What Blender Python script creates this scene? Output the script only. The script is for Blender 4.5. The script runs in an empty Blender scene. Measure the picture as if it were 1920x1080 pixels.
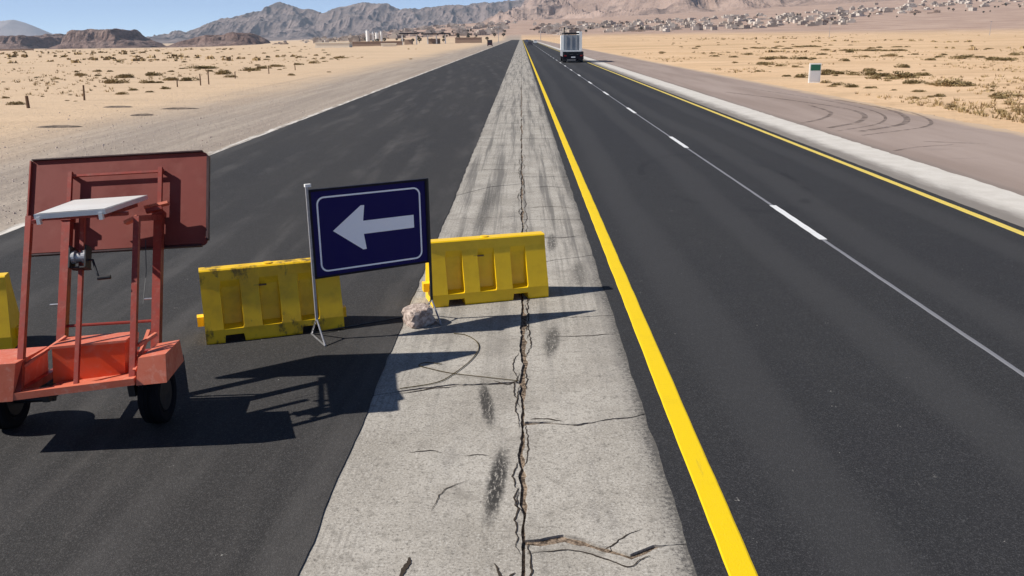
import bpy, bmesh, math, random
import numpy as np
from mathutils import Vector, Matrix

S = bpy.context.scene
COL = S.collection
rad = math.radians

# ------------------------------------------------------------------ camera
cam_d = bpy.data.cameras.new('camera'); cam = bpy.data.objects.new('camera', cam_d); COL.objects.link(cam)
right = Vector((0.99988096, 0.01001739, -0.01173538))
down = Vector((-0.00848677, -0.27812997, -0.96050596))
fwd = Vector((-0.01288573, 0.96049121, -0.27801185))
m = Matrix.Identity(4)
for i in range(3):
    m[i][0], m[i][1], m[i][2] = right[i], -down[i], -fwd[i]
m.translation = (0, 0, 3.27)
cam.matrix_world = m
cam_d.sensor_width = 36.0; cam_d.lens = 1630 / 1920 * 36; cam_d.clip_start = 0.1; cam_d.clip_end = 60000
S.camera = cam

# ------------------------------------------------------------------ sky, sun, exposure
SUN_EL, SUN_AZ = rad(40.5), rad(9)          # light travels towards +x, a little towards +y
w = bpy.data.worlds.new('World'); S.world = w; w.use_nodes = True
nt = w.node_tree; bg = nt.nodes['Background']
sky = nt.nodes.new('ShaderNodeTexSky'); sky.sky_type = 'NISHITA'; sky.sun_disc = False
sky.sun_elevation = SUN_EL; sky.sun_rotation = rad(261); sky.altitude = 800
sky.air_density = 0.3; sky.dust_density = 0.0; sky.ozone_density = 0.6
nt.links.new(sky.outputs[0], bg.inputs[0]); bg.inputs[1].default_value = 0.122
sl = bpy.data.lights.new('sun', 'SUN'); sl.energy = 4.6; sl.angle = rad(0.5); sl.color = (1.0, 0.955, 0.88)
sun = bpy.data.objects.new('sun', sl); COL.objects.link(sun)
sd = Vector((math.cos(SUN_EL) * math.cos(SUN_AZ), math.cos(SUN_EL) * math.sin(SUN_AZ), -math.sin(SUN_EL)))
sun.rotation_euler = sd.to_track_quat('-Z', 'Y').to_euler(); sun.location = (-40, -10, 40)
S.view_settings.view_transform = 'Standard'; S.view_settings.look = 'None'
S.view_settings.exposure = 0.5; S.view_settings.gamma = 1.0; S.view_settings.use_curve_mapping = False
S.render.engine = 'CYCLES'
S.cycles.max_bounces = 6; S.cycles.volume_bounces = 0; S.cycles.use_denoising = True

# ------------------------------------------------------------------ helpers: noise
rng = np.random.RandomState(7)
_T = rng.rand(512, 512)
def vnoise(x, y):
    x = np.asarray(x, float); y = np.asarray(y, float)
    xi = np.floor(x).astype(int); yi = np.floor(y).astype(int)
    fx = x - xi; fy = y - yi
    fx = fx * fx * (3 - 2 * fx); fy = fy * fy * (3 - 2 * fy)
    a = _T[xi % 512, yi % 512]; b = _T[(xi + 1) % 512, yi % 512]
    c = _T[xi % 512, (yi + 1) % 512]; d = _T[(xi + 1) % 512, (yi + 1) % 512]
    return (a * (1 - fx) + b * fx) * (1 - fy) + (c * (1 - fx) + d * fx) * fy
def fbm(x, y, o=4):
    s = 0; a = .5; t = 0
    for i in range(o):
        s = s + a * vnoise(x * 2 ** i + 17.3 * i, y * 2 ** i + 9.1 * i); t += a; a *= .5
    return s / t
def ridged(x, y, o=5):
    s = 0; a = .5; t = 0; wgt = 1
    for i in range(o):
        n = 1 - np.abs(2 * vnoise(x * 2 ** i + 31.7 * i, y * 2 ** i + 13.9 * i) - 1)
        n = n * n * wgt; wgt = np.clip(n * 1.6, 0, 1)
        s = s + a * n; t += a; a *= .52
    return s / t

# ------------------------------------------------------------------ helpers: materials
class N:
    """tiny node builder"""
    def __init__(s, name, rough=.8, spec=.3, metal=0.0):
        s.m = bpy.data.materials.new(name); s.m.use_nodes = True; s.t = s.m.node_tree
        s.b = s.t.nodes['Principled BSDF']
        s.b.inputs['Roughness'].default_value = rough; s.b.inputs['Metallic'].default_value = metal
        s.b.inputs['Specular IOR Level'].default_value = spec
        s._p = None
    def n(s, k): return s.t.nodes.new(k)
    def put(s, v, sock):
        if isinstance(v, bpy.types.NodeSocket): s.t.links.new(v, sock)
        elif isinstance(v, tuple) and len(v) == 3 and sock.type == 'RGBA': sock.default_value = (*v, 1)
        else: sock.default_value = v
    def pos(s):
        if s._p is None: s._p = s.n('ShaderNodeNewGeometry').outputs['Position']
        return s._p
    def obj(s): return s.n('ShaderNodeTexCoord').outputs['Object']
    def rnd(s): return s.n('ShaderNodeObjectInfo').outputs['Random']
    def scale(s, v, sc, loc=(0, 0, 0)):
        k = s.n('ShaderNodeMapping'); s.put(v, k.inputs['Vector']); k.inputs['Scale'].default_value = sc; k.inputs['Location'].default_value = loc
        return k.outputs[0]
    def noise(s, v, sc, d=3, r=.55, dist=0.0):
        k = s.n('ShaderNodeTexNoise'); s.put(v, k.inputs['Vector']); k.inputs['Scale'].default_value = sc
        k.inputs['Detail'].default_value = d; k.inputs['Roughness'].default_value = r; k.inputs['Distortion'].default_value = dist
        return k.outputs['Fac']
    def voro(s, v, sc, out='Distance'):
        k = s.n('ShaderNodeTexVoronoi'); s.put(v, k.inputs['Vector']); k.inputs['Scale'].default_value = sc
        return k.outputs[out]
    def xyz(s, v):
        k = s.n('ShaderNodeSeparateXYZ'); s.put(v, k.inputs[0]); return k.outputs
    def ma(s, op, a, b=0.0, clamp=False):
        k = s.n('ShaderNodeMath'); k.operation = op; s.put(a, k.inputs[0]); s.put(b, k.inputs[1]); k.use_clamp = clamp
        return k.outputs[0]
    def step(s, v, lo, hi):
        k = s.n('ShaderNodeMapRange'); k.interpolation_type = 'SMOOTHSTEP'; s.put(v, k.inputs[0])
        k.inputs[1].default_value = lo; k.inputs[2].default_value = hi
        return k.outputs[0]
    def mix(s, f, a, b, mode='MIX'):
        k = s.n('ShaderNodeMix'); k.data_type = 'RGBA'; k.blend_type = mode
        s.put(f, k.inputs[0]); s.put(a, k.inputs[6]); s.put(b, k.inputs[7])
        return k.outputs[2]
    def bump(s, hgt, st=.3, d=.01):
        k = s.n('ShaderNodeBump'); s.put(hgt, k.inputs['Height']); k.inputs['Strength'].default_value = st; k.inputs['Distance'].default_value = d
        s.t.links.new(k.outputs[0], s.b.inputs['Normal'])
    def col(s, c): s.put(c, s.b.inputs['Base Color']); return s.m
    def box(s, v, x0, x1, soft):
        """1 inside [x0,x1], soft edges"""
        return s.ma('MULTIPLY', s.step(v, x0 - soft, x0 + soft), s.ma('SUBTRACT', 1.0, s.step(v, x1 - soft, x1 + soft)))

def paint(name, c, c2=None, rough=.55, spec=.4, metal=0.0, wear=.35, sc=6.0, dust=None):
    k = N(name, rough, spec, metal); o = k.obj()
    c2 = c2 or tuple(x * .6 for x in c)
    f = k.step(k.noise(o, sc, 5, .65), .42, .72)
    cc = k.mix(k.ma('MULTIPLY', f, wear), c, c2)
    if dust:
        f2 = k.step(k.noise(o, sc * 2.3, 4, .6), .5, .75)
        cc = k.mix(k.ma('MULTIPLY', f2, .45), cc, dust)
    k.bump(k.noise(o, sc * 8, 3), .08, .004)
    r = k.ma('ADD', k.ma('MULTIPLY', f, .2), rough - .08); k.put(r, k.b.inputs['Roughness'])
    return k.col(cc)

def asphalt(name, base, warm):
    k = N(name, .85, .25); p = k.pos()
    big = k.noise(k.scale(p, (.35, .05, 1)), 1.0, 4, .6)
    med = k.noise(p, 1.7, 4, .6)
    fine = k.noise(p, 85, 2, .7)
    agg = k.voro(p, 130)
    c = k.mix(k.step(big, .3, .7), base, warm)
    c = k.mix(k.ma('MULTIPLY', k.step(med, .45, .8), .35), c, tuple(x * 1.35 for x in warm))
    c = k.mix(k.ma('MULTIPLY', k.step(fine, .52, .72), .8), c, tuple(x * 3.0 for x in warm))
    c = k.mix(k.ma('MULTIPLY', k.step(fine, .5, .2), .6), c, tuple(x * .45 for x in base))
    mid_ = k.noise(p, 34, 4, .8)
    c = k.mix(k.ma('MULTIPLY', k.step(mid_, .53, .7), .6), c, tuple(x * 2.6 for x in warm))
    c = k.mix(k.ma('MULTIPLY', k.step(mid_, .46, .3), .5), c, tuple(x * .5 for x in base))
    # pale chips
    chip = k.step(k.voro(p, 22, 'Color'), .93, .97)
    c = k.mix(k.ma('MULTIPLY', chip, k.step(k.noise(p, 60, 1), .6, .7)), c, (.3, .29, .27))
    x, y, z = k.xyz(p)
    return k, p, c, fine, agg, (x, y, z)

M = {}
# right carriageway: fresh asphalt with faint wheel paths and swerving tyre rubber
k, p, c, fine, agg, (x, y, z) = asphalt('asphalt_new', (.021, .021, .0232), (.0265, .0262, .027))
wob = k.ma('MULTIPLY', k.noise(k.scale(p, (.2, .06, 1)), 1.0, 2), 1.2)
wh = k.ma('ABSOLUTE', k.ma('SINE', k.ma('MULTIPLY', k.ma('ADD', x, wob), 1.75)))
c = k.mix(k.ma('MULTIPLY', k.step(wh, .7, 1.0), .4), c, (.052, .051, .052))
rg = k.n('ShaderNodeVectorMath'); rg.operation = 'LENGTH'; k.put(k.scale(p, (1, .42, 0), (-4.6, -8.6, 0)), rg.inputs[0])
ring = k.ma('MULTIPLY', k.box(rg.outputs['Value'], 1.62, 1.8, .05), k.step(k.noise(p, .9, 3), .42, .62))
c = k.mix(k.ma('MULTIPLY', ring, .55), c, (.016, .016, .018))
k.bump(k.ma('ADD', fine, k.ma('MULTIPLY', agg, .6)), .55, .006); M['asphalt_new'] = k.col(c)
# left carriageway: slightly dusty
k, p, c, fine, agg, (x, y, z) = asphalt('asphalt_dusty', (.0245, .0236, .024), (.033, .031, .0298))
dust = k.noise(k.scale(p, (.9, .09, 1)), 1.3, 5, .6, .6)
c = k.mix(k.ma('MULTIPLY', k.step(dust, .5, .78), .5), c, (.10, .092, .086))
arc = k.n('ShaderNodeVectorMath'); arc.operation = 'LENGTH'; k.put(k.scale(p, (1, .12, 0), (22, -.6, 0)), arc.inputs[0])
sw = k.ma('SINE', k.ma('MULTIPLY', k.ma('ADD', arc.outputs['Value'], k.ma('MULTIPLY', k.noise(p, .25, 3), .8)), 5.2))
c = k.mix(k.ma('MULTIPLY', k.ma('MULTIPLY', k.step(sw, .2, 1.0), k.step(k.noise(k.scale(p, (1, .3, 1)), .5, 5, .7), .42, .75)), .5), c, (.11, .103, .098))
k.bump(k.ma('ADD', fine, k.ma('MULTIPLY', agg, .6)), .5, .006); M['asphalt_dusty'] = k.col(c)

# old concrete of the median
k = N('old_concrete', .92, .2); p = k.pos(); x, y, z = k.xyz(p)
c = k.mix(k.step(k.noise(p, 1.1, 5, .6), .3, .7), (.315, .287, .248), (.43, .397, .35))
c = k.mix(k.ma('MULTIPLY', k.step(k.noise(k.scale(p, (1, .22, 1)), 2.6, 6, .68), .5, .74), .55), c, (.2, .185, .17))
fine = k.noise(p, 48, 4, .8)
c = k.mix(k.ma('MULTIPLY', k.step(fine, .5, .66), .75), c, (.12, .11, .10))
c = k.mix(k.ma('MULTIPLY', k.step(fine, .47, .32), .7), c, (.58, .56, .52))
gr2 = k.noise(p, 13, 5, .75)
c = k.mix(k.ma('MULTIPLY', k.step(gr2, .5, .66), .6), c, (.17, .155, .135))
pit = k.step(k.noise(p, 26, 3, .7), .64, .72)
c = k.mix(k.ma('MULTIPLY', pit, .6), c, (.12, .105, .09))
# long dark rubber / oil streaks that build up further along
st = k.step(k.noise(k.scale(p, (4.2, .08, 1)), 1.0, 6, .72), .45, .62)
c = k.mix(k.ma('MULTIPLY', k.ma('MULTIPLY', st, k.step(y, 5, 15)), .8), c, (.12, .112, .103))
# transverse wear bands
tb = k.step(k.noise(k.scale(p, (.25, 1.7, 1)), 1.0, 5, .7), .55, .72)
c = k.mix(k.ma('MULTIPLY', k.ma('MULTIPLY', tb, k.step(y, 8, 14)), .6), c, (.15, .14, .13))
# saw grooves along the left rim
gr = k.ma('SINE', k.ma('MULTIPLY', k.ma('ADD', x, k.ma('MULTIPLY', k.noise(k.scale(p, (1, .3, 1)), 3), .05)), 110))
gm = k.ma('MULTIPLY', k.ma('MULTIPLY', k.step(gr, .2, .9), k.box(x, -1.5, -1.12, .06)), k.step(k.noise(p, 2.2, 3), .4, .6))
c = k.mix(k.ma('MULTIPLY', gm, .3), c, (.17, .155, .14))
# tar-stained right rim
rim = k.ma('ADD', k.ma('ADD', k.noise(p, 26, 6, .85), k.ma('MULTIPLY', k.noise(k.scale(p, (1, .4, 1)), 1.2, 4), .35)), k.ma('MULTIPLY', k.ma('SUBTRACT', x, 1.0), 1.5))
c = k.mix(k.ma('MULTIPLY', k.step(rim, .66, .84), .85), c, (.055, .052, .05))
c = k.mix(k.ma('MULTIPLY', k.step(x, .78, 1.12), .45), c, (.10, .095, .09))
blot = k.step(k.noise(p, 2.3, 6, .72, .8), .55, .68)
c = k.mix(k.ma('MULTIPLY', blot, .5), c, (.19, .172, .15))
# rubber scuffs, each with a shape of its own
def scuff(c, x0, y0, x1, y1, hw, amt):
    global k, p
    dx, dy = x1 - x0, y1 - y0; L = math.hypot(dx, dy); a = math.atan2(dx, dy)
    mp = k.n('ShaderNodeMapping'); mp.vector_type = 'TEXTURE'; k.put(p, mp.inputs[0])
    mp.inputs['Location'].default_value = ((x0 + x1) / 2, (y0 + y1) / 2, 0); mp.inputs['Rotation'].default_value = (0, 0, -a)
    mp.inputs['Scale'].default_value = (hw * 1.1, L / 2 * 1.12, 1)
    ln = k.n('ShaderNodeVectorMath'); ln.operation = 'LENGTH'; 
    sep = k.xyz(mp.outputs[0]); cmb = k.n('ShaderNodeCombineXYZ'); k.put(sep[0], cmb.inputs[0]); k.put(sep[1], cmb.inputs[1])
    k.put(cmb.outputs[0], ln.inputs[0])
    e = k.step(k.ma('ADD', ln.outputs['Value'], k.ma('MULTIPLY', k.noise(p, 16, 5, .8), .9)), 1.5, .85)
    hatch = k.step(k.noise(k.scale(p, (42, 9, 1)), 1.0, 5, .8), .36, .5)
    return k.mix(k.ma('MULTIPLY', k.ma('MULTIPLY', e, hatch), amt), c, (.028, .026, .025))
for a in ((-.41, 8.0, -.29, 6.9, .075, .9), (-.17, 6.64, -.26, 5.3, .085, .95), (.37, 9.75, .27, 8.6, .1, .75), (.5, 14.7, .46, 13.3, .09, .7),
          (.83, 12.8, .78, 11.2, .14, .5), (-.62, 21, -.8, 13.5, .2, .4)):
    c = scuff(c, *a)
k.bump(k.ma('SUBTRACT', fine, k.ma('MULTIPLY', pit, 1.2)), .6, .006); M['old_concrete'] = k.col(c)

# joint soil
k = N('joint_soil', .95, .1); p = k.pos()
c = k.mix(k.step(k.noise(p, 30, 4, .7), .35, .7), (.05, .037, .028), (.33, .25, .185))
k.bump(k.noise(p, 60, 3), .8, .01); M['joint_soil'] = k.col(c)

# desert ground: gravel verge beside the road, sand beyond, rust-grey fans far off
k = N('desert_ground', .95, .1); p = k.pos(); x, y, z = k.xyz(p)
sand = k.mix(k.step(k.noise(p, .05, 5, .6), .35, .65), (.61, .415, .25), (.68, .475, .30))
sand = k.mix(k.ma('MULTIPLY', k.step(k.noise(k.scale(p, (.12, .45, 1)), .6, 6, .7), .47, .7), .65), sand, (.40, .265, .15))
sand = k.mix(k.ma('MULTIPLY', k.step(k.noise(k.scale(p, (.03, .12, 1)), 1.0, 6, .7, .5), .5, .66), .5), sand, (.44, .31, .19))
sand = k.mix(k.ma('MULTIPLY', k.step(k.noise(p, .35, 6, .75), .54, .68), .4), sand, (.34, .235, .14))
scrub = k.step(k.noise(k.scale(p, (.008, .03, 1)), 1.0, 6, .65), .5, .66)
dist = k.ma('MULTIPLY', scrub, k.step(y, 70, 220))
sand = k.mix(k.ma('MULTIPLY', dist, .5), sand, (.36, .25, .13))
grain = k.noise(p, 9, 5, .75)
sand = k.mix(k.ma('MULTIPLY', k.step(grain, .55, .75), .45), sand, (.34, .24, .16))
lf = k.step(x, 4, -6)                                   # the left side is paler
sand = k.mix(k.ma('MULTIPLY', lf, .62), sand, (.545, .42, .30))
grav = k.mix(k.step(k.noise(k.scale(p, (1.3, .05, 1)), 1.0, 6, .65), .35, .68), (.30, .25, .21), (.38, .32, .265))
grav = k.mix(k.ma('MULTIPLY', k.step(k.noise(p, 24, 3, .7), .52, .75), .45), grav, (.2, .165, .135))
gx = k.ma('ADD', x, k.ma('MULTIPLY', k.noise(k.scale(p, (.15, .05, 1)), 1.0, 4, .6), 8))
gmask = k.ma('MULTIPLY', k.step(gx, -17.5, -8.5), k.step(x, 2, -2))
c = k.mix(gmask, sand, grav)
tr = k.step(k.noise(k.scale(p, (1.0, .018, 1)), 1.0, 4, .6), .54, .7)          # wheel tracks along the verge
c = k.mix(k.ma('MULTIPLY', k.ma('MULTIPLY', tr, k.box(x, -21, -9, 2.0)), .32), c, (.25, .2, .165))
fan = k.step(k.ma('ADD', z, k.ma('MULTIPLY', k.noise(p, .004, 4), 5)), 3.0, 9.0)
fanc = k.mix(k.step(k.noise(k.scale(p, (.012, .04, 1)), 1.0, 6, .65), .4, .65), (.34, .235, .185), (.45, .325, .255))
c = k.mix(fan, c, fanc)
k.bump(k.ma('ADD', grain, k.ma('MULTIPLY', k.noise(p, 2.2, 4), 2.0)), .7, .05); M['ground'] = k.col(c)

# right shoulder: old brown-grey surfacing
k = N('brown_surfacing', .9, .2); p = k.pos(); x, y, z = k.xyz(p)
c = k.mix(k.step(k.noise(k.scale(p, (.7, .06, 1)), 1.0, 5, .6), .3, .7), (.265, .205, .175), (.34, .27, .235))
c = k.mix(k.ma('MULTIPLY', k.step(k.noise(p, 30, 3, .7), .5, .75), .4), c, (.17, .135, .115))
c = k.mix(k.ma('MULTIPLY', k.step(k.noise(k.scale(p, (.4, 2, 1)), .7, 5, .6), .58, .75), .4), c, (.2, .16, .14))
eg = k.ma('ADD', x, k.ma('MULTIPLY', k.noise(p, .8, 5, .65), 1.2))
c = k.mix(k.ma('MULTIPLY', k.step(eg, 16.3, 17.0), .7), c, (.56, .41, .27))
c = k.mix(k.ma('MULTIPLY', k.step(x, 10.75, 10.3), .55), c, (.16, .135, .12))
k.bump(k.noise(p, 30, 3), .4, .008); M['shoulder'] = k.col(c)
# pale concrete strip, grimy along the asphalt
k = N('pale_concrete', .9, .2); p = k.pos(); x, y, z = k.xyz(p)
c = k.mix(k.step(k.noise(p, 1.6, 5, .65), .3, .7), (.51, .475, .43), (.59, .555, .51))
c = k.mix(k.ma('MULTIPLY', k.step(k.noise(p, 40, 3, .7), .52, .74), .4), c, (.35, .32, .28))
ed = k.ma('ADD', x, k.ma('MULTIPLY', k.noise(k.scale(p, (1, .25, 1)), 2.2, 6, .7), .9))
c = k.mix(k.ma('MULTIPLY', k.step(ed, 10.0, 9.25), .85), c, (.15, .13, .115))
k.bump(k.noise(p, 40, 3), .4, .006); M['pale_concrete'] = k.col(c)

def linepaint(name, c, c2):
    k = N(name, .6, .35); p = k.pos()
    cc = k.mix(k.ma('MULTIPLY', k.step(k.noise(p, 45, 4, .75), .55, .75), .3), c, c2)
    cc = k.mix(k.ma('MULTIPLY', k.step(k.noise(p, 3, 5, .7), .5, .75), .35), cc, c2)
    cc = k.mix(k.ma('MULTIPLY', k.step(k.noise(k.scale(p, (6, .5, 1)), 2.0, 6, .8), .6, .72), .3), cc, (.12, .1, .07))
    k.bump(k.noise(p, 85, 2), .4, .004); return k.col(cc)
M['yellow_line'] = linepaint('yellow_line_paint', (.76, .525, .002), (.6, .40, .006))
M['yellow_edge'] = linepaint('yellow_edge_paint', (.66, .50, .10), (.42, .32, .09))
M['white_line'] = linepaint('white_line_paint', (.68, .68, .68), (.45, .45, .45))
M['grey_line'] = linepaint('worn_line_paint', (.19, .19, .205), (.09, .09, .1))
k = N('pale_lip', .9, .2); p = k.pos(); M['lip'] = k.col(k.mix(k.step(k.noise(k.scale(p, (4, .4, 1)), 1.5, 5, .7), .4, .6), (.3, .26, .22), (.62, .58, .53)))
# tyre rubber on the shoulder
k = N('tyre_rubber_mark', .9, .1); p = k.pos()
k.col((.1, .08, .072)); k.put(k.ma('MULTIPLY', k.step(k.noise(p, 2.2, 5, .7), .34, .66), .55), k.b.inputs['Alpha']); M['tyre_mark'] = k.m

# rock of the mountains
def rock(name, a, b, dark, sc):
    k = N(name, .95, .1); p = k.pos(); x, y, z = k.xyz(p)
    c = k.mix(k.step(k.noise(p, sc, 7, .65, .5), .35, .65), a, b)
    c = k.mix(k.ma('MULTIPLY', k.step(k.noise(k.scale(p, (1, 1, 3)), sc * 2.7, 7, .7), .46, .66), .85), c, dark)
    k.bump(k.noise(p, sc * 5, 6, .7), .8, 20); return k.col(c)
M['rock_pink'] = rock('pink_granite', (.25, .175, .14), (.36, .26, .21), (.10, .072, .064), .0022)
M['rock_grey'] = rock('grey_rock', (.17, .132, .12), (.25, .195, .175), (.07, .06, .062), .002)
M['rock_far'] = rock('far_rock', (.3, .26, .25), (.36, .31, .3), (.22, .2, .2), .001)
M['rock_red'] = rock('red_sandstone', (.20, .13, .11), (.31, .22, .185), (.10, .068, .06), .01)

RED = (.47, .062, .026)
M['red'] = paint('red_frame_paint', (.27, .034, .02), (.13, .02, .014), .5, .4, 0, .6, 9, (.33, .11, .08))
M['red_board'] = paint('red_board_primer', (.185, .036, .026), (.13, .028, .022), .65, .25, 0, .5, 3, (.21, .06, .045))
M['red_box'] = paint('red_box_paint', (.72, .085, .022), (.6, .11, .05), .4, .45, 0, .5, 5, (.6, .22, .14))
M['red_dusty'] = paint('dusty_red_paint', (.58, .15, .085), (.5, .095, .045), .6, .35, 0, .6, 7, (.66, .37, .28))
M['black'] = paint('black_paint', (.012, .012, .014), (.03, .03, .03), .5, .4)
M['black_edge'] = paint('dark_edge_paint', (.03, .008, .01), (.05, .015, .015), .5, .4)
M['rubber'] = paint('tyre_rubber', (.008, .008, .01), (.018, .017, .016), .9, .1)
M['steel'] = paint('galvanised_steel', (.42, .42, .44), (.22, .2, .19), .45, .5, .85, .5, 20)
M['greymetal'] = paint('grey_metal', (.35, .35, .37), (.2, .19, .18), .5, .5, .4, .5, 20)
M['panelglass'] = paint('panel_glass_sky_white', (.74, .725, .70), (.62, .60, .57), .4, .5, 0, .5, 3)  # whitish base colour stands in for sky reflected in the glass
M['alu'] = paint('aluminium_frame', (.7, .7, .7), (.5, .5, .5), .4, .5, .5, .3, 12)
M['navy'] = paint('navy_sheeting', (.009, .006, .085), (.012, .008, .09), .6, .15, 0, .5, 4)
M['lavender'] = paint('white_sheeting', (.93, .93, .97), (.88, .88, .95), .5, .4, 0, .4, 30)
M['sign_black'] = paint('sign_frame_dark', (.006, .005, .012), (.012, .01, .016), .6, .2)
M['yellow'] = paint('yellow_plastic', (.90, .56, .005), (.74, .43, .005), .42, .5, 0, .55, 5)
M['green'] = paint('green_plate_sheeting', (.012, .1, .06), (.02, .13, .08), .4, .4)
M['white'] = paint('white_paint', (.78, .78, .76), (.6, .58, .55), .5, .4, 0, .5, 4)
M['wood'] = paint('weathered_wood', (.16, .1, .065), (.09, .055, .035), .9, .1)
M['wire'] = paint('rusty_wire', (.06, .045, .012), (.12, .07, .045), .8, .2)
# yellow plastic of the dirty barrier: grime and tar smears
k = N('grimy_yellow_plastic', .45, .45); o = k.obj(); x, y, z = k.xyz(o)
c = k.mix(k.step(k.noise(o, 5, 5), .4, .7), (.88, .54, .008), (.70, .41, .008))
gr = k.ma('ADD', k.noise(k.scale(o, (1, 1, .6)), 5.5, 6, .68), k.ma('MULTIPLY', k.ma('ABSOLUTE', k.ma('SUBTRACT', z, .42)), .42))
c = k.mix(k.ma('MULTIPLY', k.step(gr, .67, .8), .8), c, (.035, .028, .016)); M['yellow_dirty'] = k.col(c)
# concrete lump
k = N('lump_concrete', .95, .15); o = k.obj()
c = k.mix(k.step(k.noise(o, 14, 5, .7), .4, .6), (.27, .205, .175), (.56, .46, .40)); k.bump(k.noise(o, 18, 5, .7), .9, .03); M['lump'] = k.col(c)
# asphalt crumbs
k = N('tar_clod', .9, .2); o = k.obj()
c = k.mix(k.step(k.noise(o, 3, 5, .7), .35, .65), (.07, .055, .045), (.2, .155, .12)); k.bump(k.noise(o, 12, 4, .7), 1, .05); M['clod'] = k.col(c)
# shrub foliage, tinted per plant
k = N('shrub_foliage', .9, .1)
c = k.mix(k.rnd(), (.20, .152, .07), (.42, .31, .165)); g = k.noise(k.obj(), 6, 2)
M['shrub'] = k.col(k.mix(k.ma('MULTIPLY', g, .4), c, (.14, .11, .048)))
k = N('far_scrub_foliage', .9, .1); M['scrub'] = k.col(k.mix(k.step(k.noise(k.pos(), .15, 3), .35, .65), (.25, .18, .085), (.42, .30, .16)))
# walls of the town houses, tinted per house
k = N('render_wall', .9, .2)
c = k.mix(k.rnd(), (.36, .295, .24), (.64, .575, .505)); M['wall'] = k.col(k.mix(k.ma('MULTIPLY', k.step(k.noise(k.obj(), .4, 4), .45, .7), .4), c, (.4, .33, .27)))
k = N('far_wall', .9, .2); M['wall_mass'] = k.col(k.mix(k.step(k.noise(k.pos(), .06, 2), .4, .6), (.29, .235, .195), (.56, .49, .42)))
k = N('brown_wall', .9, .2); M['wall_brown'] = k.col(k.mix(k.rnd(), (.26, .185, .14), (.42, .31, .24)))
k = N('cream_wall', .9, .2); M['wall_cream'] = k.col(k.mix(k.noise(k.obj(), .6, 4), (.80, .72, .57), (.86, .79, .66)))
M['window'] = paint('dark_window', (.02, .022, .026), (.03, .03, .035), .2, .5)
M['tree'] = paint('dark_tree_foliage', (.035, .042, .02), (.06, .06, .03), .9, .1)

# ------------------------------------------------------------------ helpers: meshes and things
def mesh_obj(name, verts, faces, mat, parent=None, loc=None, smooth=False, mats=None, fmat=None):
    me = bpy.data.meshes.new(name); me.from_pydata([tuple(v) for v in verts], [], faces); me.update()
    o = bpy.data.objects.new(name, me); COL.objects.link(o)
    for mm in (mats or [mat]): me.materials.append(mm)
    if fmat is not None: me.polygons.foreach_set('material_index', fmat)
    if smooth: me.polygons.foreach_set('use_smooth', [True] * len(me.polygons))
    if parent: o.parent = parent
    if loc is not None: o.location = loc
    return o
def bm_obj(name, bm, mat, parent=None, loc=None, smooth=False, bev=0.0, seg=1):
    if bev:
        bmesh.ops.bevel(bm, geom=[e for e in bm.edges if len(e.link_faces) == 2 and e.calc_face_angle(0) > .6], offset=bev, segments=seg, affect='EDGES', profile=.6)
    bmesh.ops.recalc_face_normals(bm, faces=bm.faces)
    me = bpy.data.meshes.new(name); bm.to_mesh(me); bm.free()
    o = bpy.data.objects.new(name, me); COL.objects.link(o); me.materials.append(mat)
    if smooth:
        me.polygons.foreach_set('use_smooth', [True] * len(me.polygons))
        try: me.set_sharp_from_angle(angle=rad(35))
        except Exception: pass
    if parent: o.parent = parent
    if loc is not None: o.location = loc
    return o
def hexa(bm, P):
    """8 corners: bottom ring 0-3, top ring 4-7"""
    v = [bm.verts.new(p) for p in P]
    for f in ((3, 2, 1, 0), (4, 5, 6, 7), (0, 1, 5, 4), (1, 2, 6, 5), (2, 3, 7, 6), (3, 0, 4, 7)): bm.faces.new([v[i] for i in f])
def abox(bm, x0, x1, y0, y1, z0, z1):
    hexa(bm, [(x0, y0, z0), (x1, y0, z0), (x1, y1, z0), (x0, y1, z0), (x0, y0, z1), (x1, y0, z1), (x1, y1, z1), (x0, y1, z1)])
def beam(bm, P, Q, a, b, up=(0, 0, 1)):
    P = Vector(P); Q = Vector(Q); d = (Q - P).normalized(); up = Vector(up)
    if abs(d.dot(up)) > .98: up = Vector((0, 1, 0))
    s = d.cross(up).normalized(); t = s.cross(d)
    r = [(-a / 2, -b / 2), (a / 2, -b / 2), (a / 2, b / 2), (-a / 2, b / 2)]
    hexa(bm, [P + s * i + t * j for i, j in r] + [Q + s * i + t * j for i, j in r])
def tube(bm, pts, r, n=8, cap=True):
    pts = [Vector(q) for q in pts]; rings = []
    for i, q in enumerate(pts):
        d = (pts[min(i + 1, len(pts) - 1)] - pts[max(i - 1, 0)]).normalized()
        up = Vector((0, 0, 1)) if abs(d.z) < .95 else Vector((0, 1, 0))
        s = d.cross(up).normalized(); t = s.cross(d)
        rr = r[i] if isinstance(r, (list, tuple)) else r
        rings.append([bm.verts.new(q + (s * math.cos(2 * math.pi * j / n) + t * math.sin(2 * math.pi * j / n)) * rr) for j in range(n)])
    for a, b in zip(rings, rings[1:]):
        for j in range(n): bm.faces.new((a[j], a[(j + 1) % n], b[(j + 1) % n], b[j]))
    if cap:
        bm.faces.new(rings[0][::-1]); bm.faces.new(rings[-1])
def tag(o, label, cat, group=None):
    o['label'] = label; o['category'] = cat
    if group: o['group'] = group
    return o
def thing(name, label, cat, loc, rz=0, group=None):
    o = bpy.data.objects.new(name, None); COL.objects.link(o); o.empty_display_size = .2
    o.location = loc; o.rotation_euler = (0, 0, rz)
    return tag(o, label, cat, group)
def struct(o, kind='structure', label=None, cat=None):
    o['kind'] = kind
    if label: o['label'] = label
    if cat: o['category'] = cat
    return o
def copy_tree(o, parent=None):
    c = o.copy(); COL.objects.link(c)
    if parent is not None: c.parent = parent
    for ch in list(o.children): copy_tree(ch, c)
    return c

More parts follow.
